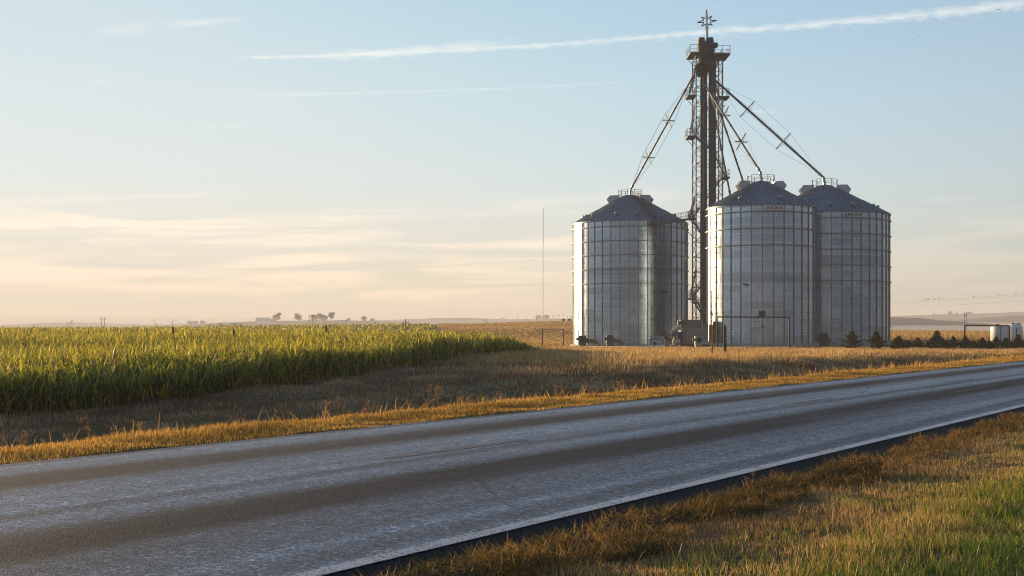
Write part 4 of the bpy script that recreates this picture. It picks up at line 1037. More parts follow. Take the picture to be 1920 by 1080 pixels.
for i, a in enumerate([('tall lopsided tree just right of the white barn', 519, 585.5, 603, 17, 1480), ('round tree standing alone between the barn tree and the grove', 559, 588.5, 602, 18, 1490),
        ('left tree of the wide grove on the farm hill', 589, 590, 601, 15, 1480), ('middle tree of the wide grove on the farm hill', 599, 588, 601, 16, 1490), ('right tree of the wide grove on the farm hill', 608, 591, 601, 14, 1480),
        ('airy tree right of the wide grove', 621.5, 585.5, 601, 13, 1490), ('small lone bush tree on the hill right of the grove', 653, 596.5, 602.5, 8, 1490), ('pair-like tree near the right end of the farm hill', 683, 594, 603, 12, 1480), ('last small tree at the right end of the farm hill', 698, 598, 603.5, 9, 1480),
        ('low dark bush beside the barn', 510, 597, 604, 14, 1470), ('first of the low trees on the far left slope', 357, 603, 608, 11, 1560), ('second of the low trees on the far left slope', 368, 602.5, 607.5, 10, 1570), ('third of the low trees on the far left slope, slightly taller', 381, 601, 606.5, 11, 1570),
        ('misty bush at the left foot of the farm hill', 393, 609, 615, 16, 1100), ('misty wide bush at the foot of the farm hill', 415, 608.5, 615, 20, 1100), ('misty bush below the barn', 440, 607, 614, 16, 1100), ('small misty bush right of the one below the barn', 452, 606, 613, 10, 1100),
        ('flat topped far grove tree left of the mast', 1009, 592, 598, 13, 2800), ('flat topped far grove tree right of the mast', 1024, 592, 598, 16, 2800), ('darker bush tree left of the standing alone silo', 1057, 597, 604, 7, 640), ('second darker bush tree against the silo edge', 1068, 597.5, 604, 9, 640),
        ('lone round tree on the far right skyline', 1781.5, 583.5, 590, 7, 2900), ('tiny bush on the right skyline', 1794, 587, 590, 4, 2900), ('low grove on the right skyline above the gateway', 1810, 586.5, 590, 10, 2900), ('taller grove on the right skyline beyond the gateway', 1818, 585, 590, 10, 2900), ('tiny bush left on the right skyline', 1751, 588.5, 592, 5, 2900)]):
    lb, x_, yt, yb, w_, d_ = a
    far_tree(lb, x_, yt, yb, w_, d_, 100 + i, sink=(1.0 if d_ < 1300 and d_ > 700 else 1.5), group='trees on the far hills')

# barn on the hill
m_roofp = simple('pale_barn_roof', (.45, .45, .44), .5, .2, .1, .3); m_bwall = simple('white_barn_wall', (.70, .68, .62), .8, 0, .08, .3)
bx_, by_ = (493 - CX) / F * 1400, 1400.0; bz = EYE + (HY - 606) / F * 1400 - 1.2
bn = empty('barn', (bx_, by_, bz), 'white barn with pale roof on the misty hill, its gable catching the sun', 'barn', rz=0)
Bm = MB(); Bm.box((0, 0, 2.4), (14, 8, 4.8)); Bm.prism([(-7, -4, 4.8), (-7, 4, 4.8), (-7, 0, 7.0)], (14, 0, 0)); Bm.build('wall', m_bwall, bn)
Bm = MB()
for sg in (-1, 1): Bm.prism([(-7.4, sg * 4.5, 4.7), (7.4, sg * 4.5, 4.7), (7.4, 0, 7.25), (-7.4, 0, 7.25)], (0, 0, .15))
Bm.build('roof', m_roofp, bn); Bm = MB(); Bm.box((-7.03, 0, 1.6), (.06, 2.4, 3.2)); Bm.build('door', m_steel, bn)

# ------------------------------------------------------------------ masts, poles, wires, birds
ms = P(1018.5, 606, 480); zt = EYE + (HY - 390) / F * 480
m_mast = simple('mast_grey', (.33, .33, .34), .5, .2, .1, 1); m_mred = simple('mast_red', (.30, .10, .08), .5, 0, .1, 1)
mt = empty('radio_mast', (ms.x, 480, ms.z - 2), 'very thin tall lattice radio mast left of the silos', 'radio mast'); H_ = zt - ms.z + 2
L = MB()
for a in range(3):
    t = a * 2.094; L.tube((.17 * math.cos(t), .17 * math.sin(t), 0), (.17 * math.cos(t), .17 * math.sin(t), H_ * .70), .035, 4)
for k in range(46):
    t = k * 2.094; z = H_ * .7 * k / 46; L.tube((.17 * math.cos(t), .17 * math.sin(t), z), (.17 * math.cos(t + 2.094), .17 * math.sin(t + 2.094), z + H_ * .7 / 46), .02, 3)
L.build('lattice', m_mast, mt)
L = MB(); L.tube((0, 0, H_ * .7), (0, 0, H_), .06, 5)
for k in range(12): L.lathe((0, 0, H_ * (.71 + .0245 * k)), [(.05, 0), (.2, .05), (.2, .3), (.05, .35)], 6)
L.build('antenna', m_mred, mt)
for a in range(3):
    t = a * 2.094 + .4; L = MB(); L.tube((0, 0, H_ * .68), (14 * math.cos(t), 14 * math.sin(t), 0), .008, 3); L.build('guy_wire', m_mast, mt)

m_wood = simple('pole_wood', (.09, .075, .06), .9, 0, .3, 2)
def hframe(label, px_, ytop, d, w_px=6, arch=False, sink=3, arm=12, tall=None):
    X = (px_ - CX) / F * d; zt = EYE + (HY - ytop) / F * d; z0 = float(height(X, d)) - .5
    h = zt - z0; s = empty('power_pylon', (X, d, z0), label, 'pylon', 'power line supports'); k = d / F
    L = MB(); wd_ = w_px * k / 2; r = max(.09, .0002 * d)
    for sg in (-1, 1): L.tube((sg * wd_, 0, 0), (sg * wd_, 0, h * (.93 if arch else 1)), r, 5)
    L.build('leg', m_wood, s)
    if arm:
        L = MB(); za = h - (4.0 * k if arch else 1.2 * k); L.tube((-arm * k / 2, 0, za), (arm * k / 2, 0, za), r * .9, 5)
        if arch:
            for sg in (-1, 1): L.path([Vector((sg * arm * k / 2, 0, za)), Vector((sg * wd_ * 1.15, 0, za + 1.4 * k)), Vector((sg * wd_ * .7, 0, h - .3 * k)), Vector((0, 0, h))], r * .7, 4)
        L.build('crossarm', m_wood, s)
    return s
hframe('arched H shaped power pylon over the left crop', 193, 594, 900, 6, True, arm=13)
hframe('double pole power pylon in front of the grove', 583, 589.5, 1000, 6.5, False, arm=9)
hframe('faint double pole pylon right of the middle hill', 910.5, 597.5, 620, 5, False, arm=0)
hframe('tall thin double pole pylon behind the right gateway', 1810, 588, 520, 3.5, True, arm=6)
X, Yp = (761 - CX) / F * 330, 330.0; z0 = float(height(X, Yp)); zt = EYE + (HY - 598.5) / F * Yp
up = empty('utility_pole', (X, Yp, z0), 'dark utility pole top with crossarm poking above the crop', 'utility pole'); L = MB(); L.tube((0, 0, 0), (0, 0, zt - z0), .16, 8, .12); L.build('pole', m_wood, up)
L = MB(); L.box((0, 0, zt - z0 - .75), (1.5, .12, .14)); L.build('crossarm', m_wood, up)
for sg in (-.65, 0, .65): L = MB(); L.lathe((sg, 0, zt - z0 - .68 + (.68 if sg == 0 else 0)), [(.03, 0), (.07, .05), (.07, .16), (.03, .2)], 6); L.build('insulator', m_dsteel, up)

def wire(label, a, b_, sag, r=.014):
    a, b_ = Vector(a), Vector(b_); s = MB(); pts = []
    for k in range(25):
        t = k / 24; q = (b_ - a) * t; q.z -= 4 * sag * t * (1 - t); pts.append(q)
    s.path(pts, r, 3); o = s.build('power_line', m_black, None, loc=a); return tag(o, label, 'power line', 'power line wires'), a, b_, sag
m_wood2 = m_wood
def plain_pole(label, px_, d, ytop):
    X = (px_ - CX) / F * d; z0 = float(height(X, d)) - .3; zt = EYE + (HY - ytop) / F * d
    s = empty('utility_pole', (X, d, z0), label, 'utility pole'); L = MB(); L.tube((0, 0, 0), (0, 0, zt - z0 + .3), .15, 8, .11); L.build('pole', m_wood, s)
    L = MB(); L.box((0, 0, zt - z0 - .3), (1.8, .1, .12)); L.build('crossarm', m_wood, s)
plain_pole('utility pole beyond the right edge carrying the wires', 2150, 200, 533)
plain_pole('utility pole hidden behind the far right silo', 1610, 260, 568)
plain_pole('utility pole hidden behind the standing alone silo', 1130, 330, 585)
wA = wire('upper right power wire with birds perched on it', P(1610, 568, 260), P(2150, 533, 200), .35)
wB = wire('second right power wire just below the bird wire', P(1610, 570.5, 260), P(2150, 535.5, 200.6), .4)
wC = wire('lowest right power wire above the misty hills', P(1610, 579.5, 260), P(2150, 546, 200.3), .35)
wD = wire('upper left power wire with perched birds', P(910, 597.3, 620), P(1130, 585.5, 330), .7)
wE = wire('lower left power wire running behind the silo', P(910, 599, 620), P(1130, 590.2, 330.5), .7)
m_bird = simple('dark_feathers', (.03, .03, .033), .8, 0, .3, 10)
def bird_mesh(fly):
    b_ = MB(); s = .1
    b_.lathe((0, 0, 0), [(0.005, -.11), (.035, -.08), (.055, -.01), (.05, .05), (.03, .09), (.036, .12), (.03, .15), (.006, .17)], 8)
    v = [Vector(p) for p in b_.v]; M = Matrix.Rotation(R15(80 if fly else 25), 3, 'Y'); b_.v = [tuple(M @ p) for p in v]
    b_.tube(M @ Vector((0, 0, .16)), M @ Vector((.0, 0, .2)) + Vector((.01, 0, 0)), .008, 4, .002)
    tl = M @ Vector((0, 0, -.1)); b_.prism([tl + Vector((0, -.02, 0)), tl + Vector((0, .02, 0)), tl + M @ Vector((0, 0, -.11)) + Vector((0, .03, 0)), tl + M @ Vector((0, 0, -.11)) + Vector((0, -.03, 0))], (0, 0, .008))
    for sg in (-1, 1):
        if fly: b_.prism([(.05, sg * .04, .02), (.07, sg * .17, .09), (.0, sg * .34, .06), (-.04, sg * .17, .07), (-.05, sg * .04, .02)], (0, 0, .01))
        else:
            b_.prism([(.03, sg * .052, .07), (-.02, sg * .056, .06), (-.07, sg * .03, -.13), (-.02, sg * .05, -.06)], (0, sg * .008, 0)); b_.tube((0, sg * .015, -.04), (0, sg * .015, -.11), .005, 4)
    return b_
bp0 = bp1 = None
def put_bird(loc, label, fly, rz, sc, group):
    global bp0, bp1
    src = bp1 if fly else bp0
    if src is None:
        o = bird_mesh(fly).build('bird', m_bird)
        if fly: bp1 = o
        else: bp0 = o
    else: o = src.copy(); COL.objects.link(o)
    o.location = loc; o.rotation_euler = (0, 0, rz); o.scale = (sc,) * 3
    tag(o, label, 'bird', group)
def on_wire(W, px_):
    _, a, b_, sag = W
    best = min((abs(((a + (b_ - a) * t).x / (a + (b_ - a) * t).y) * F + CX - px_), t) for t in [k / 400 for k in range(401)])[1]
    q = a + (b_ - a) * best; q.z -= 4 * sag * best * (1 - best); return q
rb = [('leftmost bird on the upper right wire', 1732.5, wA), ('first bird of a close pair on the upper right wire', 1738, wA), ('second bird of the close pair on the upper right wire', 1741, wA), ('small bird between pairs on the right wire', 1752, wA), ('lone small bird in the middle of the right wire', 1761, wA), ('bird sitting alone far along the right wire', 1825, wA), ('large dark bird on the right wire near the tanks', 1873.5, wA), ('rightmost bird on the upper right wire', 1904.5, wA),
      ('first bird from the left on the left wire', 940, wD), ('bird right beside the first one on the left wire', 945, wD), ('bird alone between the pair and the mast', 970, wD), ('bird on the lower wire left of the mast', 986, wE), ('bird on the lower wire close to the mast', 1006, wE), ('first bird right of the mast on the left wire', 1027.5, wD), ('second bird right of the mast on the left wire', 1037, wD), ('third bird right of the mast on the left wire', 1044.5, wD), ('fourth bird right of the mast on the left wire', 1049, wD), ('fifth bird right of the mast on the left wire', 1056, wD), ('bird on the lower wire beside the silo edge', 1063.5, wE), ('bird on the lower wire almost touching the silo', 1071, wE)]
for lb, x_, W in rb:
    q = on_wire(W, x_); sc = max(1.0, q.y / 230.0); q.z += .11 * sc; put_bird(q, lb, False, random.choice((0, 3.1, 1.2, -1.4)), sc * random.uniform(.9, 1.2), 'birds perched on the wires')
for lb, x_, y_ in (('flying bird just under the right end of the contrail', 1872, 18.5), ('second flying bird from the right below the contrail', 1825, 30.5), ('middle flying bird of the five in the top right sky', 1767, 45), ('upper bird of the close flying pair', 1722, 66.5), ('lower left bird of the close flying pair', 1713, 73)):
    put_bird(P(x_, y_, 185), lb, True, random.uniform(2, 4), random.uniform(.5, .75) * (1.25 if x_ > 1860 else 1), 'birds flying in the top right sky')

# ------------------------------------------------------------------ pipe gateways, fences, posts
def gateway(label, x0, x1, yt, d0, d1, r):
    a = P(x0, yt, d0); b_ = P(x1, yt + 0.6, d1); za = float(height(a.x, a.y)) - .1; zb_ = float(height(b_.x, b_.y)) - .1
    s = empty('pipe_gateway', (a.x, a.y, za), label, 'gateway', 'welded pipe gateways along the fence'); o_ = Vector((a.x, a.y, za))
    for (q, z) in ((a, za), (b_, zb_)):
        L = MB(); L.tube(Vector((q.x, q.y, z)) - o_, q - o_, r, 8); L.build('post', m_pipe, s)
    L = MB(); L.tube(a - o_, b_ - o_, r, 8); L.build('top_rail', m_pipe, s)
    return a, b_
g1 = gateway('small pipe gateway at the end of the crop against the stubble field', 1017, 1057, 617, 190, 186, .075)
g2 = gateway('black pipe gateway standing in front of the front silo', 1344.5, 1480, 594.3, 150, 148, .085)
g3 = gateway('brown pipe gateway in front of the white tanks', 1809, 1893, 610.3, 158, 154, .09)
def fence(label, pts, n):
    a = Vector(pts[0]); s = empty('pipe_fence', a, label, 'fence', 'low black pipe fences')
    R_ = MB()
    for dz in (0, -.5):
        for i in range(len(pts) - 1): R_.tube(Vector(pts[i]) - a + Vector((0, 0, dz)), Vector(pts[i + 1]) - a + Vector((0, 0, dz)), .05, 6)
    R_.build('rail', m_pipe, s)
    for k in range(n + 1):
        t = k / n * (len(pts) - 1); i = min(int(t), len(pts) - 2); q = Vector(pts[i]).lerp(Vector(pts[i + 1]), t - i)
        L = MB(); z = float(height(q.x, q.y)); L.tube(q - a, Vector((q.x, q.y, z - .1)) - a, .06, 6); L.build('post', m_pipe, s)
fence('low pipe fence from the small gateway past the left silo foot', [P(1057, 648.6, 186), P(1200, 650.5, 165), P(1344, 651, 150)], 10)
fence('low black pipe fence running right from the front silo behind the young pines', [P(1480, 651, 148), P(1600, 650.8, 148), P(1690, 650, 150), P(1809, 648, 156)], 14)

mp = P(1359.5, 657, 92); mpz = float(height(mp.x, mp.y)) - .1
mk = empty('marker_post', (mp.x, mp.y, mpz), 'black square marker post with a column of pale dots in the gold grass', 'post'); hh = EYE + (HY - 610) / F * 92 - mpz
L = MB(); L.box((0, 0, hh / 2), (.19, .035, hh)); L.build('post', m_black, mk)
for k in range(5): L = MB(); L.tube((.0, -.01, hh - .12 - .28 * k), (0, -.07, hh - .12 - .28 * k), .03, 8); L.build('reflector', m_white, mk)
# thin pole and dead sapling
q = P(1334.5, 545, 88); z0 = float(height(q.x, q.y)) - .1
pl = empty('thin_pole', (q.x, q.y, z0), 'thin pole with a small crossbar beside the dead sapling', 'pole'); L = MB(); L.tube((0, 0, 0), (0, 0, q.z - z0), .03, 6); L.build('pole', m_pipe, pl); L = MB(); L.tube((-.28, 0, q.z - z0 - .1), (.05, 0, q.z - z0 - .1), .025, 5); L.build('crossbar', m_pipe, pl)
q = P(1336, 650, 84); z0 = float(height(q.x, q.y)) - .1
sp_ = empty('dead_sapling', (q.x, q.y, z0), 'leaning dead sapling with curled brown leaves in front of the dryer', 'sapling')
k_ = 84 / F; pts = [Vector((-1 * k_, 0, 0)), Vector((0, 0, 30 * k_)), Vector((1.5 * k_, 0, 60 * k_)), Vector((0, 0, 85 * k_)), Vector((2 * k_, 0, 100 * k_)), Vector((9 * k_, 0, 107 * k_))]
L = MB(); L.path(pts, .05, 6, .015)
br_ends = []
for i in range(16):
    t = random.uniform(.2, 3.6); j = int(t); b0 = pts[j].lerp(pts[j + 1], t - j); a = random.uniform(0, 6.28); e_ = b0 + Vector((math.cos(a) * .14, math.sin(a) * .14, random.uniform(.1, .35))); L.tube(b0, e_, .014, 4, .006); br_ends.append(e_)
L.build('trunk', m_stem, sp_)
R_ = np.array([tuple(random.choice(br_ends).lerp(pts[random.randint(0, 3)], random.random() * .5) + Vector((random.gauss(0, .035), random.gauss(0, .035), random.gauss(0, .12)))) for i in range(260)]); R_[:, 2] = np.clip(R_[:, 2], .2, None); m = len(R_)
leaf_object('foliage', [leaves(R_, rng.uniform(0, 6.28, m), rng.uniform(-1.2, 1, m), np.full(m, .09), np.full(m, .05), rng.uniform(0, 1.5, m), 2, tint=rng.uniform(0, .3, m))], m_weed, sp_)

# ------------------------------------------------------------------ equipment at the bins
def fan(label, px_, ytop, d, w_, h_, duct_dx, mat, face=-1, group='aeration fans at the silo feet'):
    X = (px_ - CX) / F * d; zt = EYE + (HY - ytop) / F * d; z0 = zt - h_
    s = empty('aeration_fan', (X, d, z0), label, 'aeration fan', group)
    L = MB(); L.box((0, 0, h_ / 2), (w_, w_ * .8, h_)); L.box((0, 0, -.3), (w_ * .9, w_ * .7, .6)); L.build('housing', mat, s)
    y = -w_ * .4
    L = MB(); n = 20; rr = min(w_, h_) * .38
    L.tube((.05 * w_, y, h_ * .55), (.05 * w_, y - .08, h_ * .55), rr, n); L = L.build('intake', m_black, s)
    G = MB()
    for k in range(3):
        r1 = rr * (1 - .28 * k)
        for i in range(n):
            a, b_ = 2 * math.pi * i / n, 2 * math.pi * (i + 1) / n
            G.tube((.05 * w_ + r1 * math.cos(a), y - .1, h_ * .55 + r1 * math.sin(a)), (.05 * w_ + r1 * math.cos(b_), y - .1, h_ * .55 + r1 * math.sin(b_)), .02, 4, cap=False)
    G.tube((.05 * w_ - rr, y - .1, h_ * .55), (.05 * w_ + rr, y - .1, h_ * .55), .02, 4); G.tube((.05 * w_, y - .1, h_ * .55 - rr), (.05 * w_, y - .1, h_ * .55 + rr), .02, 4)
    G.build('grille', m_steel, L)
    D_ = MB(); e_ = w_ / 2
    D_.prism([(e_, -.3, h_ * .12), (e_, -.3, h_ * .72), (e_ + duct_dx, .0, h_ * .34), (e_ + duct_dx, .0, 0.0)], (0, w_ * .6, 0)); D_.build('transition_duct', mat, s)
    M_ = MB(); M_.tube((-w_ * .5, -.1, h_ * .6), (-w_ * .85, -.1, h_ * .6), h_ * .16, 10); M_.build('motor', m_gfan, s)
m_gfan = simple('grey_fan_steel', (.10, .10, .10), .5, .5, .2, 2)
fan('dark aeration fan at the sunlit left foot of the left silo', 1092, 629, 195, 1.15, 1.3, 1.8, m_gfan)
fan('aeration fan with bright motor at the left silo, second from its sunlit edge', 1143.5, 628.3, 195.5, 1.05, 1.35, 1.3, m_steel)
fan('aeration fan at the foot where the front silo meets the far right one', 1544.5, 624.5, 176.5, .95, 1.35, .5, m_gfan)
fan('square pale aeration fan with round black intake before the dryer', 1309.5, 630.3, 168, .95, 1.15, 1.2, simple('pale_grey_steel', (.42, .41, .38), .6, .1, .15, 2))
X_, Y_ = (1100 - CX) / F * 194, 194.0
L = MB(); L.tube((-.9, 0, .5), (.2, -.2, 1.1), .06, 6); L.tube((.2, -.2, 1.1), (1.1, -.2, .1), .09, 6); L.tube((.2, -.2, 1.1), (.1, -.1, -.3), .06, 6); L.tube((-.6, .1, .7), (-.6, .1, -.3), .06, 6); L.box((.15, -.2, 1.1), (.5, .3, .25), .3)
tag(L.build('unload_auger', simple('faded_yellow', (.30, .27, .10), .6, .2, .2, 3), None, loc=(X_ + 1.0, Y_, -1.2)), 'small faded yellow auger arm beside the left silo fan', 'auger')

# shed
m_blue = simple('blue_grey_siding', (.22, .27, .36), .8, 0, .08, 2); m_side = simple('grey_siding', (.24, .23, .24), .85, 0, .08, 2); m_shingle = simple('dark_shingles', (.03, .03, .033), .9, 0, .4, 6, .3, .3)
shd = 183.0; k_ = shd / F; q = P(1232, 650, shd); z0 = EYE + (HY - 653) / F * shd
sh_ = empty('garden_shed', (q.x, shd, z0), 'little blue shed with white trim and half open double door before the silo', 'shed', rz=R15(-24))
W_, Hh, Dp, Ap = 31 * k_, 16 * k_, 3.3, 22.3 * k_
L = MB(); L.prism([(-W_ / 2, 0, 0), (W_ / 2, 0, 0), (W_ / 2, 0, Hh), (0, 0, Ap), (-W_ / 2, 0, Hh)], (0, .08, 0)); L.build('front_wall', m_blue, sh_)
L = MB(); L.box((W_ / 2 - .04, Dp / 2, Hh / 2), (.08, Dp - .2, Hh)); L.box((-W_ / 2 + .04, Dp / 2, Hh / 2), (.08, Dp - .2, Hh)); L.prism([(-W_ / 2, Dp, 0), (W_ / 2, Dp, 0), (W_ / 2, Dp, Hh), (0, Dp, Ap), (-W_ / 2, Dp, Hh)], (0, .08, 0)); L.build('side_wall', m_side, sh_)
L = MB()
for sg in (-1, 1): L.prism([(0, -.12, Ap + .04), (sg * (W_ / 2 + .15), -.12, Hh - .08), (sg * (W_ / 2 + .15), -.12, Hh + .02), (0, -.12, Ap + .15)], (0, Dp + .3, 0))
L = L.build('roof', m_shingle, sh_)
T_ = MB(); T_.box((.45, 1.2, (Hh + Ap) / 2 + .22), (.3, .5, .1)); T_.build('skylight', m_white, L)
T_ = MB()
for sg in (-1, 1):
    T_.box((sg * (W_ / 2 - .03), -.02, Hh / 2), (.10, .05, Hh)); a = Vector((0, -.16, Ap + .1)); b_ = Vector((sg * (W_ / 2 + .15), -.16, Hh - .03)); T_.tube(a, b_, .05, 4)
dw = 17 * k_; dh = 12.3 * k_
for x in (-dw / 2, dw / 2, .02): T_.box((x, -.03, dh / 2), (.07, .04, dh))
T_.box((0, -.03, dh), (dw + .07, .04, .07)); T_.build('trim', m_white, sh_)
T_ = MB(); T_.box((dw / 4 + .02, -.045, dh / 2), (dw / 2 - .1, .03, dh - .1)); T_.box((dw / 4 + .02, -.065, dh * .25), (.04, .02, dh * .3)); T_.build('door', m_blue, sh_)
T_ = MB(); T_.box((-dw / 4, -.02, dh / 2), (dw / 2 - .08, .02, dh - .06)); T_.build('doorway_shade', m_black, sh_)  # black sheet on the wall stands for the unlit inside
q = P(1182, 650.8, 170); q2 = P(1245, 647.6, 168); L = MB(); L.tube((0, 0, 0), q2 - q, .07, 6); L.tube(q2 - q, q2 - q + Vector((0, 0, -.5)), .06, 6); L.tube((0, 0, 0), (0, 0, -.5), .06, 6)
tag(L.build('low_pipe_rail', m_white, None, loc=q), 'low pale pipe rail in the grass in front of the little shed', 'rail')

# grain dryer
m_dry = simple('brown_grey_dryer_steel', (.22, .195, .16), .55, .2, .2, 1.5); m_cream = simple('cream_steel', (.45, .43, .38), .45, .2, .12, 2)
dd = 172.0; k_ = dd / F; q = P(1277, 650, dd); z0 = EYE + (HY - 652) / F * dd
dr = empty('grain_dryer', (q.x, dd, z0), 'big ribbed brown grain dryer between the left silo and the front silo', 'grain dryer')
Wd, Hd_ = 50 * k_, 52 * k_
L = MB(); L.box((Wd / 2, 1.4, Hd_ * .45), (Wd, 2.6, Hd_ * .9 - .35)); L.build('body', m_dry, dr)
L = MB()
for i in range(15): L.box((.12 + (Wd - .24) * i / 14, .05, Hd_ * .40), (.12, .14, Hd_ * .62))
m_drib = simple('tan_rib_steel', (.40, .35, .28), .55, .2, .15, 2)
L.build('lower_rib', m_drib, dr)
L = MB(); L.box((Wd / 2 - .3, 1.3, Hd_ * .93), (Wd - .6, 1.9, Hd_ * .16))
for i in range(13): L.box((.25 + (Wd - 1.1) * i / 12, .3, Hd_ * .92), (.12, .14, Hd_ * .14))
L.prism([(0, .1, Hd_ * .78), (Wd, .1, Hd_ * .78), (Wd - .3, .5, Hd_ * .86), (.2, .5, Hd_ * .86)], (0, 1.6, 0)); L.build('garner_bin', m_dry, dr)
L = MB(); L.box((Wd * .45, .0, .32), (Wd * .95, .4, .5)); L.build('skid', m_red, dr)
L = MB(); L.box((-.4, .3, Hd_ * .33), (1.25, 1.6, Hd_ * .5)); L.build('fan_housing', m_steel, dr)
L = MB(); L.prism([(-1.3, -.3, Hd_ * .62), (.35, -.3, Hd_ * .62), (.1, -.3, Hd_ * .72), (-.25, -.3, Hd_ * .84), (-.65, -.3, Hd_ * .76)], (0, .8, 0)); L.build('hopper', m_cream, dr)
L = MB(); L.box((-.2, -.0, Hd_ * .90), (.5, .7, Hd_ * .16)); L.build('auger_head', m_steel, dr)
L = MB(); L.box((-1.0, -.6, Hd_ * .50), (1.1, .35, .75)); L = L.build('control_cabinet', simple('slate_cabinet', (.12, .14, .20), .5, .2, .1, 2), dr)
G = MB(); G.box((-1.0, -.79, Hd_ * .40), (.95, .05, .1)); G.box((-1.0, -.79, Hd_ * .34), (1.1, .05, .12)); G.build('cabinet_trim', m_cream, L)
L = MB(); L.tube((-1.0, -.6, Hd_ * .22), (-.2, -.7, Hd_ * .22), .32, 12); L.tube((-1.25, -.6, Hd_ * .22), (-1.0, -.6, Hd_ * .22), .2, 10); L.box((-.95, -.65, Hd_ * .10), (1.1, .4, .12)); L.tube((-.3, -.8, .2), (-.3, -.8, Hd_ * .3), .07, 6); L.build('burner', m_cream, dr)
L = MB(); L.tube((-.15, -.6, Hd_ * .42), (-.15, -.75, Hd_ * .42), .33, 14); L.build('fan_inlet', m_black, dr)
for x in (-1.35, -1.05): L = MB(); L.tube((x, 0, Hd_ * .6), (x, 0, Hd_ * (.92 if x < -1.2 else .97)), .03, 5); L.build('vent_pipe', m_cream, dr)
for i in range(3): 
    L = MB(); L.tube((Wd * .78 + .16 * i, -.03, Hd_ * .45), (Wd * .84 + .16 * i, -.03, Hd_ * .30), .018, 4); L.build('diagonal_rod', m_cream, dr)
L = MB(); L.box((Wd * .80, .0, Hd_ * .80), (.12, .2, 1.1)); L.build('conduit', m_cream, dr)
# red notice board with white patches beside it
q = P(1257.5, 634, 170); z0 = EYE + (HY - 652) / F * 170
rs = empty('red_notice_board', (q.x, 170, z0), 'small red board with white and yellow patches left of the dryer', 'board'); hb = 32 / F * 170
L = MB(); 
for x in (-.28, .28): L.tube((x, .05, 0), (x, .05, hb), .03, 6)
L.build('post', m_steel, rs); L = MB(); L.box((0, 0, hb - .5), (.66, .06, .92)); L = L.build('panel', m_red, rs)
for (x, z, w1, h1, mm) in ((-.12, -.28, .18, .22, m_white), (.12, -.28, .16, .22, m_white), (0, -.55, .2, .24, m_blue), (.0, -.82, .36, .14, m_cream), (0, -.08, .66, .08, m_cream)): 
    G = MB(); G.box((x, -.04, hb + z), (w1, .02, h1)); G.build('patch', mm, L)

# white tanks at the right
def tank(label, px_, wpx, ytop, d, dome):
    X = (px_ - CX) / F * d; R_ = wpx / 2 / F * d; z0 = float(height(X, d)) - .2; h = EYE + (HY - ytop) / F * d - z0
    s = empty('storage_tank', (X, d, z0), label, 'storage tank', 'white vertical storage tanks')
    L = MB(); L.lathe((0, 0, 0), [(R_, 0), (R_, h - .3), (R_ * .97, h - .12), (R_ * .7, h + dome * .7), (.1, h + dome)], 40); L.build('shell', m_white, s, True)
    L = MB(); L.lathe((R_ * -.3, 0, h + dome * .6), [(.28, -.1), (.28, .18), (.2, .24)], 12); L.build('manhole', m_pipe, s)
    return s, R_, h
tk, r_, h_ = tank('white storage tank behind the right gateway, left of the two', 1875.5, 35, 611, 205, .12)
L = MB(); L.tube((r_ * .62, -r_ * .85, .2), (r_ * .62, -r_ * .85, h_ - .3), .06, 6); L.build('sight_pipe', simple('yellow_pipe', (.5, .42, .12), .5, 0, .1, 3), tk)
L = MB(); L.tube((-r_ * .35, -r_ * 1.02, .2), (-r_ * .35, -r_ * 1.02, h_ - .25), .06, 6); L.tube((-r_ * .5, -r_ * 1.0, h_ - .25), (-r_ * .2, -r_ * 1.02, h_ - .25), .05, 6); L.build('fill_pipe', m_dsteel, tk)
tk2, r2_, h2_ = tank('bluish white storage tank with domed top at the far right, behind the first', 1903, 27, 610, 212, .3)
L = MB(); L.tube((-r2_ * .2, -r2_ * 1.05, .2), (-r2_ * .2, -r2_ * 1.05, h2_ - .4), .06, 6); L.build('fill_pipe', m_dsteel, tk2)
L = MB(); L.box((r2_ * .5, 0, h2_ + .25), (.7, .4, .2)); L.build('vent_hood', m_dsteel, tk2)

# young pines
m_needle = leaf_mat('pine_needle', [(0, (.03, .05, .02)), (.5, (.07, .10, .035)), (.85, (.14, .16, .055)), (1, (.30, .20, .08))], .25, .15)
def pine_proto(seed, h, wd_):
    g_ = np.random.default_rng(seed); r_ = random.Random(seed)
    T = MB(); T.path([Vector((0, 0, 0)), Vector((r_.uniform(-.04, .04), 0, h * .5)), Vector((r_.uniform(-.08, .08), 0, h * .97))], .05, 6, .012)
    R_, A_, Pt, Ln = [], [], [], []
    nb = 8
    for k in range(nb):
        f = k / (nb - 1); z = h * (.08 + .80 * f); rr = wd_ / 2 * (1 - f * .9) * r_.uniform(.75, 1.15)
        nbr = r_.randint(5, 8)
        for j in range(nbr):
            a = 6.283 * j / nbr + r_.uniform(-.4, .4); L_ = rr * r_.uniform(.55, 1.15); e_ = Vector((math.cos(a) * L_, math.sin(a) * L_, L_ * r_.uniform(.25, .7))); b0 = Vector((0, 0, z))
            T.tube(b0, b0 + e_, .015, 4, .006)
            for t in np.linspace(.3, 1.05, 6):
                c_ = b0 + e_ * float(t); m = 34
                R_.append(np.array(c_)[None] + g_.normal(0, .035, (m, 3))); A_.append(g_.normal(a, 1.1, m)); Pt.append(g_.uniform(-.2, 1.4, m)); Ln.append(g_.uniform(.08, .17, m))
    m = 60; R_.append(np.array([0, 0, h * .93])[None] + g_.normal(0, 1, (m, 3)) * np.array([.03, .03, .08])); A_.append(g_.uniform(0, 6.28, m)); Pt.append(g_.uniform(.6, 1.5, m)); Ln.append(g_.uniform(.1, .18, m))
    R_ = np.concatenate(R_); A_ = np.concatenate(A_); Pt = np.concatenate(Pt); Ln = np.concatenate(Ln); n = len(R_)
    return T, (R_, A_, Pt, Ln, n)
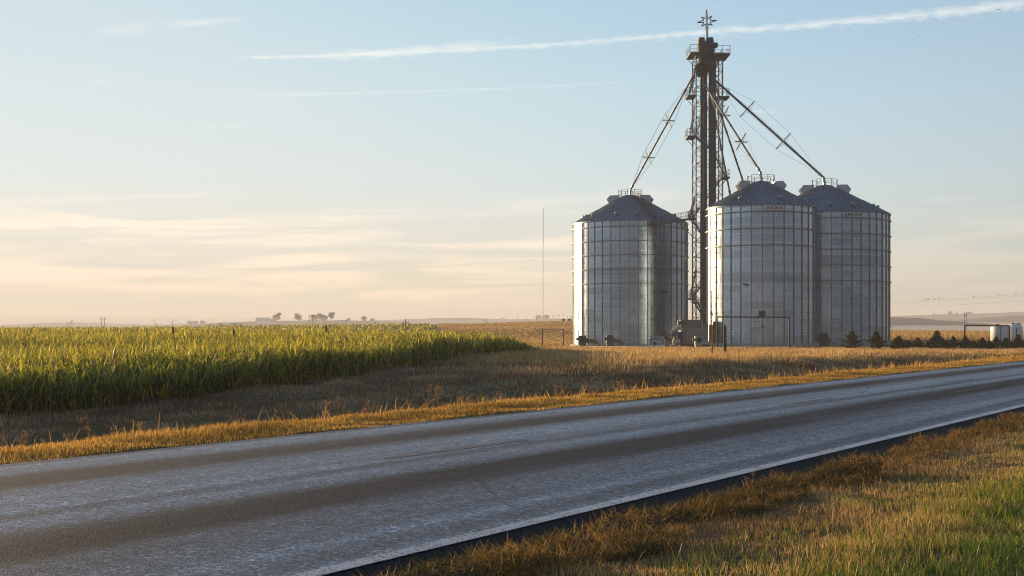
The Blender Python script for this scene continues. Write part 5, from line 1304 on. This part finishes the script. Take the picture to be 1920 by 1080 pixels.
protos = []
for sd_, h_, w_ in ((1, 2.0, 1.9), (2, 2.1, 1.7), (3, 1.6, 1.9), (4, 1.5, 1.4)):
    T, (R_, A_, Pt, Ln, n) = pine_proto(sd_, h_, w_); protos.append([T, (R_, A_, Pt, Ln, n), None, h_])
def pine(label, px_, ytop, ybase, d, k, cat='pine tree', group='young pines planted along the fence'):
    T, (R_, A_, Pt, Ln, n), src, h_ = protos[k]
    X = (px_ - CX) / F * d; z0 = float(height(X, d)) - .02; hh = EYE + (HY - ytop) / F * d - z0
    if src is None:
        s = empty('young_pine', (X, d, z0), label, cat, group); T.build('trunk', m_bark, s)
        leaf_object('crown', [leaves(R_, A_, Pt, Ln, np.full(n, .028), np.zeros(n) + .2, 2)], m_needle, s); protos[k][2] = s
    else:
        s = copy_tree(src); s.location = (X, d, z0); tag(s, label, cat, group)
    s.scale = (hh / h_ * random.uniform(1.15, 1.35),) * 2 + (hh / h_,); s.rotation_euler = (0, 0, random.uniform(0, 6.28))
for a in [('bushy young pine against the front of the far right silo, left of two', 1598, 619.5, 658, 132, 0), ('bushy young pine just right of the other one before the far right silo', 1643, 619.5, 658, 132, 1), ('small round young pine at the right corner of the far silo', 1685, 630, 658, 130, 2),
          ('short young pine left of the taller one on the stubble', 1721, 633, 658, 130, 2), ('taller young pine standing alone between the silo and gateway', 1757, 619.5, 660, 128, 1), ('young pine left of the gateway post', 1787, 630, 660, 128, 0),
          ('young pine right in front of the left gateway post', 1810, 631, 660, 127, 3), ('small young pine under the middle of the gateway rail', 1842, 633, 661, 127, 2), ('young pine in front of the first white tank', 1868, 630.5, 662, 125, 0),
          ('round young pine by the right gateway post', 1886, 633.5, 662, 124, 2), ('tall dense young pine near the right picture edge', 1909, 627, 663, 123, 1), ('young pine at the very right picture edge', 1928, 632, 663, 122, 0),
          ('low pine seedling between the silo corner pine and its neighbour', 1703, 638, 658, 129, 3), ('low pine seedling left of the gateway', 1773, 638.5, 660, 126, 3), ('low pine seedling beneath the gateway', 1826, 638.5, 661, 124, 2), ('low pine seedling before the first tank', 1855, 638.5, 662, 122, 3), ('low dark pine seedling at the right gateway post foot', 1896, 638.5, 663, 120, 0), ('low pine seedling just left of the tall lone pine', 1740, 639, 660, 127, 0)]:
    pine(*a)

# rough stubble on the rising field behind the crop
n_ = 90000; Y = rng.uniform(150, 505, n_); X = rng.uniform(-.10, .075, n_) * Y; k = (X > np.interp(Y, [97, 112, 150, 260, 400], [3, 5, 4, -6, -26])) & (Y > 165); X, Y = X[k], Y[k]; m = len(X)
tag(leaf_object('stubble', [leaves(np.stack([X, Y, height(X, Y)], -1), rng.uniform(0, 6.28, m), rng.uniform(.7, 1.5, m), rng.uniform(.15, .45, m), .0011 * Y, rng.uniform(.1, 1, m), 2)], m_ripe), kind='stuff')

# ------------------------------------------------------------------ air
hm, nt = new_mat('haze_air'); N = NT(nt)
pv = N.n('ShaderNodeVolumePrincipled'); pv.inputs['Color'].default_value = (.86, .88, .97, 1); pv.inputs['Density'].default_value = .00031; pv.inputs['Anisotropy'].default_value = .1
o = N.n('ShaderNodeOutputMaterial'); N.l(pv.outputs[0], o.inputs['Volume'])
hz = MB(); hz.box((0, 0, 0), (12600, 12600, 72)); ho = hz.build('haze', hm, None, loc=(0, 0, 53.5 - 36)); tag(ho, kind='stuff')

def mist(name, c_, r_, dens):
    m, nt = new_mat(name); N = NT(nt); pv = N.n('ShaderNodeVolumePrincipled'); pv.inputs['Color'].default_value = (.92, .92, .98, 1); pv.inputs['Density'].default_value = dens
    o = N.n('ShaderNodeOutputMaterial'); N.l(pv.outputs[0], o.inputs['Volume'])
    L = MB(); pr = [(max(.02, math.sin(math.pi * k / 16)) , -math.cos(math.pi * k / 16)) for k in range(17)]; L.lathe((0, 0, 0), pr, 40)
    L.v = [(x * r_[0], y * r_[1], z * r_[2]) for (x, y, z) in L.v]; tag(L.build('mist', m, None, loc=c_), kind='stuff')
mist('valley_mist', (520, 1150, -4), (560, 200, 8.5), .0022)
mist('low_valley_mist', (620, 1720, -4), (560, 150, 14), .0025)
mist('left_valley_mist', (-330, 1150, -5), (560, 180, 17), .0019)
